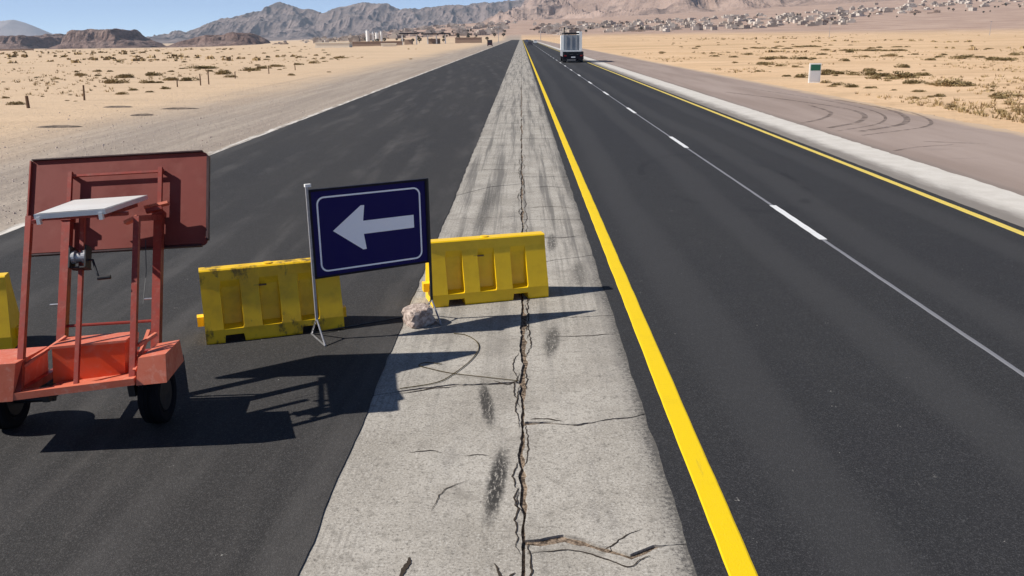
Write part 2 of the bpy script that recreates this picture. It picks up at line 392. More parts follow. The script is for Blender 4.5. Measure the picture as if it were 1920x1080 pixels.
# ------------------------------------------------------------------ terrain
def sstep(v, a, b):
    t = np.clip((v - a) / (b - a), 0, 1); return t * t * (3 - 2 * t)
def terrain(x, y):
    x = np.asarray(x, float); y = np.asarray(y, float)
    D = np.hypot(x, y)
    ang = x / np.maximum(y, 60)
    kk = np.interp(ang, [-.6, -.35, -.2, -.1, 0, .08, .2, .35, .6, 1.2], [0, 0, .0022, .0058, .0068, .0074, .009, .0112, .0135, .014])
    z = kk * np.maximum(0, np.minimum(D, 2300) - 850) ** 1.2
    left = np.interp(ang, [-.6, -.3, -.12, 0], [1, 1, .45, 0])
    z = z - left * .0062 * np.clip(D - 250, 0, 2300)
    side = np.minimum(sstep(x, 18.5, 34) + sstep(-x, 19, 40), 1)
    amp = np.interp(D, [0, 60, 400, 1500], [.10, .22, .5, 1.6])
    fadef = np.interp(D, [0, 2600, 4000], [1, 1, 0])
    z = z + side * amp * (fbm(x / 9, y / 9, 4) - .45) * fadef
    z = z + side * .10
    return z - .03 - .05 * (np.abs(x - 3) < 15)

def spaced(lo, hi, d0, g):
    p = [0.0]; d = d0
    while p[-1] < hi: p.append(p[-1] + d); d *= g
    q = [0.0]; d = d0
    while q[-1] > lo: q.append(q[-1] - d); d *= g
    return np.array(sorted(set(q + p)))
gx = spaced(-14000, 14000, .9, 1.045); gy = spaced(-60, 17000, .9, 1.032)
X, Y = np.meshgrid(gx, gy); Z = terrain(X, Y)
nx = len(gx); ny = len(gy)
verts = np.stack([X.ravel(), Y.ravel(), Z.ravel()], 1)
idx = np.arange(nx * ny).reshape(ny, nx)
faces = np.stack([idx[:-1, :-1].ravel(), idx[:-1, 1:].ravel(), idx[1:, 1:].ravel(), idx[1:, :-1].ravel()], 1).tolist()
struct(mesh_obj('ground', verts, faces, M['ground'], smooth=True))

ys = [-14.0]
while ys[-1] < 40: ys.append(ys[-1] + .11)
while ys[-1] < 2600: ys.append(ys[-1] * 1.03)
ys = np.array(ys)
def road_z(y): return np.interp(y, [0, 850, 2600], [0, 0, 3.0])
def strip(name, xl, xr, z, mat, edge_l=0.0, edge_r=0.0, seed=0, skirt=.1, parent=None, yy=None, nmid=1):
    """ribbon along the road with ragged edges and side faces"""
    yy = ys if yy is None else yy
    el = xl + edge_l * (fbm(yy * 2.3 + seed, yy * 0 + seed, 4) - .5) * 2
    er = xr + edge_r * (fbm(yy * 2.3 + seed + 40, yy * 0 + seed + 3, 4) - .5) * 2
    zz = z + road_z(yy); n = len(yy); V = []; Fc = []
    cols = [(el - .012, zz - skirt), (el, zz)]
    for i in range(1, nmid): cols.append((el + (er - el) * i / nmid, zz))
    cols += [(er, zz), (er + .012, zz - skirt)]
    for cx, cz in cols: V += list(zip(cx, yy, cz))
    for c_ in range(len(cols) - 1):
        for i in range(n - 1):
            a = c_ * n + i; Fc.append((a, a + n, a + n + 1, a + 1))
    return mesh_obj(name, V, Fc, mat, parent)

left_road = struct(strip('left_carriageway', -9.2, -1.44, .008, M['asphalt_dusty'], .05, .025, 5, nmid=2))
right_road = struct(strip('right_carriageway', 1.085, 8.62, .008, M['asphalt_new'], .022, .02, 11, nmid=2))
kerb = struct(strip('concrete_edge_strip', 8.632, 10.3, .006, M['pale_concrete'], 0, .06, 21))
shoulder = struct(strip('right_shoulder', 10.2, 16.6, .004, M['shoulder'], 0, .25, 33, .08))
strip('verge_lip', -9.46, -9.215, .004, M['lip'], .14, 0, 51, .08, parent=left_road)

# painted markings (children of the right carriageway), 4 mm above it
strip('yellow_line', 1.285, 1.445, .013, M['yellow_line'], .006, .006, 61, .004, right_road)
strip('edge_line', 8.28, 8.42, .013, M['yellow_edge'], .008, .008, 71, .004, right_road)
strip('guide_line', 4.905, 4.945, .0115, M['grey_line'], .006, .006, 81, .003, right_road)
dash_me = None
for i in range(46):
    y0 = 1.75 + 12.2 * i
    V = []; n = 12
    for j in range(n + 1):
        t = j / n; hw = .066 + .004 * math.sin(j * 2.1)
        V += [(-hw, 3.0 * t, 0), (hw, 3.0 * t, 0)]
    Fc = [(2 * j, 2 * j + 1, 2 * j + 3, 2 * j + 2) for j in range(n)]
    if dash_me is None:
        o = mesh_obj('lane_dash', V, Fc, M['white_line'], right_road, (4.925, y0, .015)); dash_me = o.data
    else:
        o = bpy.data.objects.new('lane_dash', dash_me); COL.objects.link(o); o.parent = right_road; o.location = (4.925, y0, .015 + float(road_z(y0)))

# tyre marks on the shoulder: arcs of rubber
def ribbon(name, pts, hw, z, mat, parent):
    V = []; n = len(pts)
    for i, q in enumerate(pts):
        a = Vector(pts[max(i - 1, 0)]); b = Vector(pts[min(i + 1, n - 1)]); d = (b - a).normalized(); s = Vector((d.y, -d.x))
        V += [(q[0] - s.x * hw, q[1] - s.y * hw, z), (q[0] + s.x * hw, q[1] + s.y * hw, z)]
    return mesh_obj(name, V, [(2 * i, 2 * i + 1, 2 * i + 3, 2 * i + 2) for i in range(n - 1)], mat, parent)
def catmull(P, n=10):
    P = [Vector(q) for q in P]; P = [P[0] * 2 - P[1]] + P + [P[-1] * 2 - P[-2]]; out = []
    for i in range(1, len(P) - 2):
        for j in range(n):
            t = j / n; a, b, c_, d = P[i - 1:i + 3]
            out.append(.5 * ((2 * b) + (c_ - a) * t + (2 * a - 5 * b + 4 * c_ - d) * t * t + (3 * b - a - 3 * c_ + d) * t ** 3))
    return out + [P[-2]]
arcs = [[(10.9, 31.4), (12.8, 33.6), (14.1, 36.6), (14.4, 40), (13.6, 45), (11.9, 52)], [(10.9, 30.4), (13.3, 32.9), (14.8, 36.4), (15.3, 41), (15.0, 47.5), (13.8, 57)],
        [(11.6, 30.2), (14.1, 32.7), (15.6, 36.4), (16.1, 40.6), (15.9, 45)], [(11.2, 29.0), (14.6, 31.8), (16.1, 35.8), (16.5, 40.2)], [(10.5, 33.2), (12.0, 35.2), (13.2, 38), (13.5, 42)],
        [(12.4, 27.2), (13.2, 26.75), (14.0, 26.4)], [(10.6, 25.0), (11.6, 25.8), (12.9, 26.3)]]
for i, a in enumerate(arcs):
    ribbon('tyre_mark', [(q.x, q.y) for q in catmull(a)], (.11, .06, .12, .07, .09, .06, .05)[i], .0085, M['tyre_mark'], shoulder)

# ------------------------------------------------------------------ median: slabs separated by open, soil-filled cracks
median = struct(strip('median_strip', -1.5, 1.14, -.02, M['joint_soil'], 0, 0, 0, .05))
jr = random.Random(5)
def joint_x(y):   # ragged joint centre
    return -.01 + .035 * (float(fbm(y * 1.1, 3.3, 3)) - .5) * 2 + .014 * (float(fbm(y * 7.3, 8.1, 3)) - .5) * 2
def joint_w(y):   # half-width
    return .014 + .032 * max(0, float(fbm(y * 1.9, 21.7, 4)) - .38) * 2
def lip(y, side):
    return joint_x(y) + side * joint_w(y) + .022 * (float(fbm(y * 11 + side * 7, 1.7 + side, 4)) - .5) * 2
# transverse cracks: side, polyline (x, y, half-width)
cr_R = [[(0, 5.13, .026), (.27, 5.22, .026), (.48, 5.09, .024), (.69, 4.97, .028), (.84, 5.08, .018), (.95, 5.1, .003), (1.2, 5.16, .002)],
        [(0, 7.03, .02), (.3, 7.0, .016), (.55, 7.01, .014), (1.04, 7.17, .009), (1.2, 7.2, .004)],
        [(0, 10.05, .006), (.6, 10.0, .008), (1.2, 10.1, .007)], [(0, 12.5, .006), (.36, 12.73, .007), (1.2, 13.15, .009)],
        [(0, 15.84, .012), (1.2, 15.8, .012)], [(0, 18.0, .008), (1.2, 18.1, .008)]]
cr_L = [[(-1.6, 4.3, .006), (-.9, 4.0, .012), (0, 3.8, .006)], [(-1.6, 7.6, .003), (-1.22, 7.74, .011), (-.69, 7.9, .014), (0, 7.97, .012)],
        [(-1.6, 11.2, .008), (-.8, 11.1, .005), (0, 11.4, .006)], [(-1.6, 15.92, .012), (0, 16.2, .013)], [(-1.6, 18.2, .012), (-.72, 19.58, .013), (0, 19.92, .01)]]
y_ = 21.0
while y_ < 62:
    cr_R.append([(0, y_, .012), (1.2, y_ - .2 + jr.uniform(-.3, .3), .014)]); y_ += jr.uniform(2.2, 4.4)
y_ = 23.0
while y_ < 62:
    cr_L.append([(-1.6, y_ - jr.uniform(-.3, .6), .014), (0, y_, .012)]); y_ += jr.uniform(2.4, 4.6)
for base in (1.4, -2.0, -6): cr_R.append([(0, base, .01), (1.2, base + .1, .01)]); cr_L.append([(-1.6, base - .9, .01), (0, base - .8, .01)])
def poly_eval(pl, x):
    xs = [q[0] for q in pl]; y = float(np.interp(x, xs, [q[1] for q in pl])); h_ = 1.35 * float(np.interp(x, xs, [q[2] for q in pl])) * (.4 + 1.2 * float(fbm(x * 6 + pl[0][1], 5.5, 3)))
    y += .05 * (float(fbm(x * 5 + pl[0][1] * 3, pl[0][1], 4)) - .5) * 2
    return y, h_
Y_END = 60.0
for side, crs in ((1, cr_R), (-1, cr_L)):
    crs = sorted(crs, key=lambda q: q[0][1]); bounds = [None] + crs + [None]
    for lo, hi in zip(bounds, bounds[1:]):
        xo = 1.115 if side > 0 else -1.475
        far = (lo is not None and lo[0][1] > 24)
        nx_ = 8 if far else 34
        xs = [t / nx_ for t in range(nx_ + 1)]
        def edge(pl, sgn, fy):
            out = []
            y0 = fy if pl is None else poly_eval(pl, 0)[0]
            xi = lip(y0, side)
            for t in xs:
                x = xi + (xo - xi) * t
                if pl is None: out.append((x, fy))
                else:
                    y, h_ = poly_eval(pl, x); out.append((x, y + sgn * h_ + .006 * (float(fbm(x * 22, sgn + y, 2)) - .5)))
            return out
        A = edge(lo, 1, -14.0); B = edge(hi, -1, 62.5)
        ln_ = B[0][1] - A[0][1]; step_ = .35 if far else .06 if A[0][1] > 2 else .4
        m_ = max(2, int(ln_ / step_)); grid = []
        for r_ in range(m_ + 1):
            row = []
            for c_, t in enumerate(xs):
                y = A[c_][1] + (B[c_][1] - A[c_][1]) * r_ / m_
                x = (A[c_][0] if r_ == 0 else B[c_][0] if r_ == m_ else lip(y, side) + (xo - lip(y, side)) * t)
                row.append((x, y))
            grid.append(row)
        cx = sum(q[0] for q in grid[0]) / len(xs); cy = (grid[0][0][1] + grid[-1][0][1]) / 2
        bm = bmesh.new(); tilt = jr.uniform(-.0025, .0025)
        G = [[bm.verts.new((q[0] - cx, q[1] - cy, tilt + .0012 * (float(vnoise(q[0] * 7, q[1] * 7)) - .5))) for q in row] for row in grid]
        for r_ in range(m_):
            for c_ in range(len(xs) - 1): bm.faces.new((G[r_][c_], G[r_][c_ + 1], G[r_ + 1][c_ + 1], G[r_ + 1][c_]))
        rim_ = [G[0][c_] for c_ in range(len(xs))] + [G[r_][-1] for r_ in range(1, m_ + 1)] + [G[m_][c_] for c_ in range(len(xs) - 2, -1, -1)] + [G[r_][0] for r_ in range(m_ - 1, 0, -1)]
        low = [bm.verts.new((q.co.x, q.co.y, -.04)) for q in rim_]; n = len(rim_)
        for i in range(n): bm.faces.new((rim_[i], low[i], low[(i + 1) % n], rim_[(i + 1) % n]))
        bm_obj('slab', bm, M['old_concrete'], median, (cx, cy, 0))
yy = ys[ys > 62.6]; yy = np.concatenate([[62.5], yy])
strip('far_paving', -1.475, -.02, -.001, M['old_concrete'], 0, .01, 91, .03, median, yy)
strip('far_paving', .01, 1.115, -.001, M['old_concrete'], .01, 0, 95, .03, median, yy)

# finer side cracks, filled with dark dirt, wandering beside the joint and across the slabs
k = N('crack_dirt', .95, .1); M['crack'] = k.col(k.mix(k.noise(k.pos(), 60, 2), (.02, .016, .013), (.075, .058, .045)))
def crackline(pts, hw, n=9):
    P_ = catmull(pts, n); q_ = []
    for v in P_: q_.append((v.x + .022 * (float(fbm(v.x * 9 + v.y * 13, v.y * 9, 3)) - .5) * 2, v.y + .022 * (float(fbm(v.y * 11, v.x * 12 + 5, 3)) - .5) * 2))
    V = []; n_ = len(q_)
    for i, q in enumerate(q_):
        a = Vector(q_[max(i - 1, 0)]); b = Vector(q_[min(i + 1, n_ - 1)]); d = (b - a).normalized() if (b - a).length else Vector((0, 1)); s_ = Vector((d.y, -d.x)); t = i / (n_ - 1)
        w_ = hw * (.25 + .75 * math.sin(math.pi * t)) * (.35 + 1.3 * float(fbm(q[0] * 25, q[1] * 25, 2)))
        V += [(q[0] - s_.x * w_, q[1] - s_.y * w_, .0045), (q[0] + s_.x * w_, q[1] + s_.y * w_, .0045)]
    mesh_obj('side_crack', V, [(2 * i, 2 * i + 1, 2 * i + 3, 2 * i + 2) for i in range(n_ - 1)], M['crack'], median)
y_ = 4.4
while y_ < 24:
    sd_ = jr.choice((-1, 1)); L_ = jr.uniform(.25, .8) * (1 + y_ / 20); of = jr.uniform(.045, .09)
    crackline([(joint_x(y_) + sd_ * .03, y_), (joint_x(y_) + sd_ * of, y_ + L_ * .35), (joint_x(y_) + sd_ * of * .9, y_ + L_ * .7), (joint_x(y_) + sd_ * .03, y_ + L_)], .006)
    y_ += L_ * jr.uniform(.35, .9)
for pts, hw in (([(-.68, 5.55), (-.60, 5.85), (-.42, 6.02)], .0035), ([(-.79, 4.6), (-.77, 4.85), (-.75, 4.97)], .016), ([(-.95, 6.45), (-.8, 6.5), (-.68, 6.46)], .005), ([(-.5, 6.4), (-.4, 6.42), (-.28, 6.4)], .004),
                ([(.02, 5.0), (.3, 5.05), (.5, 4.95), (.66, 4.86), (.82, 4.98)], .007), ([(.5, 5.02), (.62, 5.15), (.8, 5.3)], .006), ([(-.06, 4.8), (-.14, 4.72), (-.2, 4.9)], .012),
                ([(-.66, 7.86), (-.9, 7.8), (-1.2, 7.68)], .009), ([(-.3, 8.0), (-.15, 7.9), (-.05, 8.02)], .008), ([(.05, 7.08), (.2, 7.1), (.34, 7.05)], .009), ([(.3, 9.3), (.7, 9.32), (1.05, 9.38)], .008),
                ([(-1.35, 13.2), (-.7, 13.4), (-.1, 13.3)], .01), ([(.1, 14.4), (.6, 14.3), (1.05, 14.5)], .01), ([(.1, 17.0), (.6, 17.1), (1.05, 16.9)], .012), ([(-1.4, 22), (-.8, 22.2), (-.1, 22)], .014), ([(.1, 19.4), (.6, 19.5), (1.05, 19.3)], .014), ([(-1.4, 10.2), (-1.2, 10.6), (-1.25, 11.0)], .012)):
    crackline(pts, hw)

# ------------------------------------------------------------------ mountains
def hyp(px): return 68 - (px - 977) * .01222
def range_mesh(name, mat, x0, x1, y0, y1, nx, ny, hf):
    X, Y = np.meshgrid(np.linspace(x0, x1, nx), np.linspace(y0, y1, ny)); Z = hf(X, Y)
    idx = np.arange(nx * ny).reshape(ny, nx)
    Fc = np.stack([idx[:-1, :-1].ravel(), idx[:-1, 1:].ravel(), idx[1:, 1:].ravel(), idx[1:, :-1].ravel()], 1).tolist()
    return struct(mesh_obj(name, np.stack([X.ravel(), Y.ravel(), Z.ravel()], 1), Fc, mat, smooth=False))
def crest(px, py, yr):
    px = np.array(px, float); py = np.array(py, float)
    return (px - 977) / 1630 * yr, (hyp(px) - py) / 1630 * yr + 3.3
# grey range left of the road's end
cxs, chs = crest([250, 300, 360, 400, 440, 480, 510, 528, 545, 560, 600, 620, 650, 668, 700, 735, 760, 790, 830, 880, 930, 980, 1100], [82, 75, 67, 52, 38, 31, 24, 13, 9, 14, 22, 28, 20, 14, 10, 12, 22, 20, 17, 13, 10, 4, -8], 7200)
def h_grey(X, Y):
    wx = X + 90 * (fbm(X / 500, Y / 500 + 9, 3) - .5) * 2
    H = np.interp(X, cxs, chs); R = ridged(wx / 420, Y / 900 + 4, 6); R2 = ridged(X / 170 + 7, Y / 300, 4)
    t = (Y - 7200) / 1500.0; prof = np.where(t < 0, np.clip(1 + t, 0, 1) ** 1.25, np.clip(1 - t * .8, 0, 1))
    front = np.clip(-t, 0, 1)
    R3 = ridged(X / 62 + 2, Y / 110, 3)
    act = np.clip(prof * 2.2, 0, 1)
    h = H * prof * (1 - .85 * sstep(front, .0, .5) * (1 - R)) + act * (52 * (R2 - .45) * sstep(front, -.02, .1) + 20 * (R3 - .45))
    return h - 22 + 22 * np.clip(prof * 6, 0, 1)
range_mesh('grey_mountains', M['rock_grey'], -3600, 900, 5500, 8600, 620, 240, h_grey)
# big pink mountain to the right, its crest above the frame
def h_pink(X, Y):
    foot = np.interp(X, [-900, -300, 100, 700, 1500, 4000, 6000], [4700, 4300, 3500, 2650, 2350, 2250, 2400])
    H = np.interp(X, [-1100, -600, -250, -60, 60, 300, 800, 1500, 2600, 6000], [0, 50, 120, 205, 280, 400, 520, 560, 640, 600])
    t = np.clip((Y - foot) / 2100, 0, 1.6)
    wx = X + 140 * (fbm(X / 600 + 3, Y / 600, 3) - .5) * 2 + .25 * (Y - foot)
    R = ridged(wx / 520, Y / 1300, 6); R2 = ridged(wx / 150 + 5, Y / 420 + 2, 5)
    prof = np.clip(t, 0, 1) ** 1.12
    h = H * prof * (.52 + .62 * R) + (np.clip(H, 0, 400) * .17 * (R2 - .35) + 14 * (ridged(wx / 55, Y / 150, 3) - .45)) * np.clip(t * 4, 0, 1) * np.clip(H / 200, 0, 1) + 125 * (ridged(wx / 270 + 11, Y / 1000 + 3, 5) - .42) * sstep(t, .02, .22) * np.clip(H / 200, 0, 1)
    base = terrain(X, np.minimum(Y, foot + 0 * Y)) * np.clip(1 + t * 0, 0, 1)
    return base - 6 + h + 6 * np.clip(t * 12, 0, 1) * (H > 5)
range_mesh('pink_mountain', M['rock_pink'], -1100, 4200, 2200, 6000, 560, 260, h_pink)
# hazy ranges at the far left
cx2, ch2 = crest([-260, -120, -40, 0, 35, 62, 80, 100, 125, 160, 220, 300, 380, 460], [60, 44, 42, 38, 40, 37, 42, 50, 62, 71, 74, 73, 76, 80], 13500)
def h_far(X, Y):
    H = np.interp(X, cx2, ch2); t = np.abs(Y - 13500) / 1500; R = ridged(X / 900, Y / 1500, 5)
    return H * np.clip(1 - t, 0, 1) ** 1.1 * (1 - .35 * (1 - R) * sstep(t, 0, .5)) - 14
range_mesh('far_mountains', M['rock_far'], -11500, -3600, 12000, 15000, 220, 50, h_far)
# flat-topped red buttes and the low dark hill
def butte(name, prof_px, prof_py, yr, depth, seed):
    xs, hs = crest(prof_px, prof_py, yr); zb = float(terrain(xs.mean(), yr))
    def hf(X, Y):
        d = np.abs(Y - yr) / depth; wob = .5 * (fbm(X / 35 + seed, Y / 35, 4) - .5)
        H = np.interp(X + 16 * (fbm(X / 20, Y / 30 + seed, 3) - .5), xs, hs - zb) * (.86 + .26 * fbm(X / 14 + 3 * seed, Y / 40, 3))
        e = np.clip(1.25 - d + wob, 0, 1); cap = sstep(e, .42, .62) * .58 + np.clip(e / .42, 0, 1) * .42
        strata = .06 * (fbm(X / 18 + seed, Y / 18, 4) - .5)
        return zb - 3 + np.maximum(H, 0) * np.clip(cap + strata * (cap > .1), 0, 1.05) + 3 * (e > 0) * (H > 0.5)
    pad = 60
    range_mesh(name, M['rock_red'], xs[0] - pad, xs[-1] + pad, yr - depth * 1.5, yr + depth * 1.5, 170, 60, hf)
butte('butte', [150, 178, 184, 190, 230, 262, 266, 280, 296, 318], [90, 80, 61, 59, 57, 57, 62, 74, 78, 92], 2300, 120, 1)
butte('butte', [-60, -10, 2, 14, 40, 70, 100, 108, 118, 128], [92, 76, 71, 70, 69, 69, 68, 70, 80, 92], 2600, 150, 5)
butte('butte', [96, 118, 134, 142, 150, 165, 180, 200], [92, 84, 66, 64, 67, 70, 80, 92], 2800, 130, 9)
butte('low_hill', [340, 362, 380, 400, 425, 440, 462, 470, 482, 492, 505, 524], [92, 82, 77, 72, 65, 67, 63, 62, 64, 70, 77, 92], 1900, 90, 13)

# ------------------------------------------------------------------ red sign trailer
TO = Vector((-3.773, 6.803, .27)); psi, lat, lean = rad(4), rad(2), rad(29.2)
tu = Vector((math.cos(psi) * math.cos(lat), math.sin(psi) * math.cos(lat), math.sin(lat)))
tn = Vector((-math.sin(psi), math.cos(psi), 0)); tw = tu.cross(tn)
tv = tw.cross(tu)
fw = tw * math.cos(lean) + tn * math.sin(lean); fv = fw.cross(tu)
root = Vector((TO.x, TO.y + .2, 0))
def D(u, v, w_): return TO + tu * u + tv * v + tw * w_ - root
def F(u, v, w_): return TO + tu * u + fv * v + fw * w_ - root
def dbox(bm, u0, u1, v0, v1, w0, w1, fr=D):
    hexa(bm, [fr(u0, v0, w0), fr(u1, v0, w0), fr(u1, v1, w0), fr(u0, v1, w0), fr(u0, v0, w1), fr(u1, v0, w1), fr(u1, v1, w1), fr(u0, v1, w1)])
T = thing('sign_trailer', 'red two-wheeled sign trailer seen from behind, with tall frame, board and white solar panel', 'trailer', root)
def part(name, mat, build, parent=T, bev=0.0, seg=1, smooth=False):
    bm = bmesh.new(); build(bm); return bm_obj(name, bm, mat, parent, None, smooth, bev, seg)
# deck: front rail, side rails, rear rail, floor plate
part('front_rail', M['red_dusty'], lambda b: hexa(b, [D(-.36, -.34, .24), D(.612, -.34, .305), D(.612, -.28, .305), D(-.36, -.28, .24), D(-.36, -.34, .30), D(.612, -.34, .362), D(.612, -.28, .362), D(-.36, -.28, .30)]), bev=.004)
for u0, z0 in ((-.33, .25), (.58, .3)):
    part('side_rail', M['red'], lambda b: beam(b, D(u0, -.28, z0 + .02), D(u0, .66, z0 - .06), .05, .06), bev=.004)
part('rear_rail', M['red'], lambda b: beam(b, D(-.36, .68, .19), D(.61, .68, .235), .05, .06), bev=.004)
part('floor_plate', M['red_dusty'], lambda b: hexa(b, [D(-.10, -.279, .285), D(.55, -.279, .328), D(.55, .65, .22), D(-.16, .65, .185), D(-.10, -.279, .300), D(.55, -.279, .343), D(.55, .65, .232), D(-.16, .65, .197)]))
# battery box with an overhanging lid
bx = part('battery_box', M['red_box'], lambda b: hexa(b, [D(-.15, -.085, .27), D(.445, -.085, .31), D(.445, .2, .285), D(-.15, .2, .245), D(-.105, -.085, .57), D(.49, -.085, .59), D(.47, .2, .565), D(-.10, .2, .55)]), bev=.012, seg=2)
part('lid', M['red_dusty'], lambda b: hexa(b, [D(-.12, -.095, .572), D(.505, -.095, .592), D(.485, .215, .568), D(-.115, .215, .552), D(-.12, -.095, .592), D(.505, -.095, .612), D(.485, .215, .586), D(-.115, .215, .570)]), bx, bev=.004)
# fenders, boxy, tops sloping back
fr = part('fender', M['red_dusty'], lambda b: hexa(b, [D(.618, -.33, .295), D(.865, -.33, .305), D(.80, .32, .25), D(.60, .30, .24), D(.655, -.285, .515), D(.875, -.285, .535), D(.80, .30, .455), D(.615, .28, .44)]), bev=.012, seg=2)
fl = part('fender', M['red_dusty'], lambda b: hexa(b, [D(-.80, -.345, .235), D(-.365, -.345, .235), D(-.37, .30, .21), D(-.80, .30, .20), D(-.78, -.325, .55), D(-.29, -.325, .55), D(-.31, .26, .485), D(-.78, .26, .48)]), bev=.012, seg=2)
# loose jumble of red arms beside the right fender (folded jacks)
for P, Q in (((.60, -.26, .40), (.63, .10, .62)), ((.60, -.10, .56), (.70, .06, .60)), ((.575, -.25, .36), (.585, -.05, .66))):
    part('folded_jack', M['red_dusty'], lambda b: beam(b, D(*P), D(*Q), .028, .028))
part('brace', M['red_dusty'], lambda b: beam(b, D(-.33, -.2, .46), D(-.08, .14, .60), .03, .02))
# wheels
def wheel(u0):
    c0 = Vector(D(u0, .27, 0)); c0.z = .27 - root.z
    ax = tu.copy(); ax.z = 0; ax.normalize(); e1 = Vector((-ax.y, ax.x, 0)); e2 = Vector((0, 0, 1))
    def lathe(b, prof, n=36):
        rings = [[b.verts.new(c0 + ax * px + (e1 * math.cos(2 * math.pi * j / n) + e2 * math.sin(2 * math.pi * j / n)) * r) for j in range(n)] for px, r in prof]
        for a, b2 in zip(rings, rings[1:]):
            for j in range(n): b.faces.new((a[j], a[(j + 1) % n], b2[(j + 1) % n], b2[j]))
        b.faces.new(rings[0][::-1]); b.faces.new(rings[-1])
    hb = bmesh.new(); lathe(hb, [(-.07, .05), (-.075, .15), (-.04, .165), (.04, .165), (.075, .15), (.07, .05)])
    wo = bm_obj('wheel', hb, M['black'], T, None, True)
    tb_ = bmesh.new(); lathe(tb_, [(-.06, .166), (-.085, .19), (-.088, .24), (-.07, .262), (-.032, .268), (-.028, .26), (-.004, .26), (.0, .27), (.004, .26), (.028, .26), (.032, .268), (.07, .262), (.088, .24), (.085, .19), (.06, .166)])
    bm_obj('tyre', tb_, M['rubber'], wo, None, True)
wheel(.545); wheel(-.75)
for ua_, ub_ in ((-.68, -.34), (.38, .47)): part('stub_axle', M['black'], lambda b: tube(b, [D(ua_, .27, .0), D(ub_, .27, .0)], .028, 10))
part('tow_bar', M['red'], lambda b: beam(b, D(.08, .6, .2), D(.08, 1.95, -.20), .07, .07), bev=.005)
for u0, z0 in ((-.33, .24), (.40, .27)): part('axle_bracket', M['black'], lambda b: beam(b, D(u0, .2, .03), D(u0, .2, z0 - .06), .06, .2))
# upright posts of the leaning frame
part('post', M['red'], lambda b: beam(b, F(-.322, -.402, .085), F(-.322, -.402, 1.60), .046, .046, fv), bev=.004)
part('post', M['red'], lambda b: beam(b, F(.128, -.402, .10), F(.128, -.402, 1.56), .034, .034, fv), bev=.003)
part('post', M['red'], lambda b: beam(b, F(.577, -.402, .115), F(.577, -.402, 1.545), .046, .046, fv), bev=.004)
for u0 in (-.362, .482):
    mo = part('mast', M['red'], lambda b: beam(b, F(u0, .36, .46), F(u0, .36, 1.83), .075, .075, fv), bev=.006)
    part('inner_mast', M['red'], lambda b: beam(b, F(u0, .372, 1.831), F(u0, .372, 2.295), .036, .036, fv), mo, bev=.004)
    part('collar', M['red'], lambda b: beam(b, F(u0, .36, 1.80), F(u0, .36, 1.845), .10, .10, fv), mo, bev=.004)
    part('stub', M['red'], lambda b: beam(b, F(u0, .355, 2.275), F(u0, .43, 2.275), .03, .03, fw), mo)
    part('clamp_bolt', M['steel'], lambda b: tube(b, [F(u0 - .11, .33, 1.0), F(u0 - .02, .33, 1.0)], .008, 6), mo)
part('cross_bar', M['red'], lambda b: tube(b, [F(-.33, .37, .80), F(.45, .37, .80)], .014, 8))
part('cross_bar', M['red'], lambda b: beam(b, F(-.345, .385, 2.26), F(.465, .385, 2.26), .022, .022, fw))
part('outrigger', M['red'], lambda b: (beam(b, F(.577, -.40, 1.53), F(.50, .33, 1.78), .035, .05, fw), beam(b, F(.42, .20, 1.80), F(.56, .22, 1.83), .05, .035, fw)), bev=.003)
part('outrigger', M['red_dusty'], lambda b: beam(b, F(.38, .28, 1.86), F(.60, .27, 1.895), .06, .025, fw), bev=.003)
part('hinge_arm', M['red_dusty'], lambda b: beam(b, F(.44, -.30, 1.53), F(.58, -.38, 1.55), .04, .03, fw), bev=.003)
# the board: thin sheet with rolled rim
bu0, bu1, bw0, bw1 = -.762, .911, 1.513, 2.451
def board(b):
    r = .05; pts = []
    for cx_, cz_, a0 in ((bu1 - r, bw1 - r, 0), (bu0 + r, bw1 - r, 90), (bu0 + r, bw0 + r, 180), (bu1 - r, bw0 + r, 270)):
        rr = r if cx_ > 0 else .012
        cx2_ = cx_ if cx_ > 0 else bu0 + rr; cz2_ = (bw1 - rr if a0 < 180 else bw0 + rr)
        for j in range(5):
            a = rad(a0 + j * 22.5); pts.append((cx2_ + rr * math.cos(a), cz2_ + rr * math.sin(a)))
    fr_ = [b.verts.new(F(p_[0], .435, p_[1])) for p_ in pts]; bk = [b.verts.new(F(p_[0], .448, p_[1])) for p_ in pts]
    b.faces.new(fr_); b.faces.new(bk[::-1])
    for j in range(len(pts)): b.faces.new((fr_[j], bk[j], bk[(j + 1) % len(pts)], fr_[(j + 1) % len(pts)]))
bo = part('sign_board', M['red_board'], board)
part('rim', M['black_edge'], lambda b: (beam(b, F(bu0 + .01, .43, bw1 + .006), F(bu1 - .05, .43, bw1 + .006), .012, .05, fv), beam(b, F(bu1 + .004, .43, bw0 + .05), F(bu1 + .004, .43, bw1 - .05), .022, .05, fv), beam(b, F(bu0 + .01, .43, bw0 - .004), F(bu1 - .05, .43, bw0 - .004), .014, .05, fv)), bo)
part('rim', M['red'], lambda b: beam(b, F(bu0 - .004, .432, bw0), F(bu0 - .004, .432, bw1), .014, .04, fv), bo)
part('stiffener', M['red_board'], lambda b: beam(b, F(bu0 + .03, .43, bw0 + .03), F(bu1 - .03, .43, bw0 + .03), .03, .012, fv), bo)
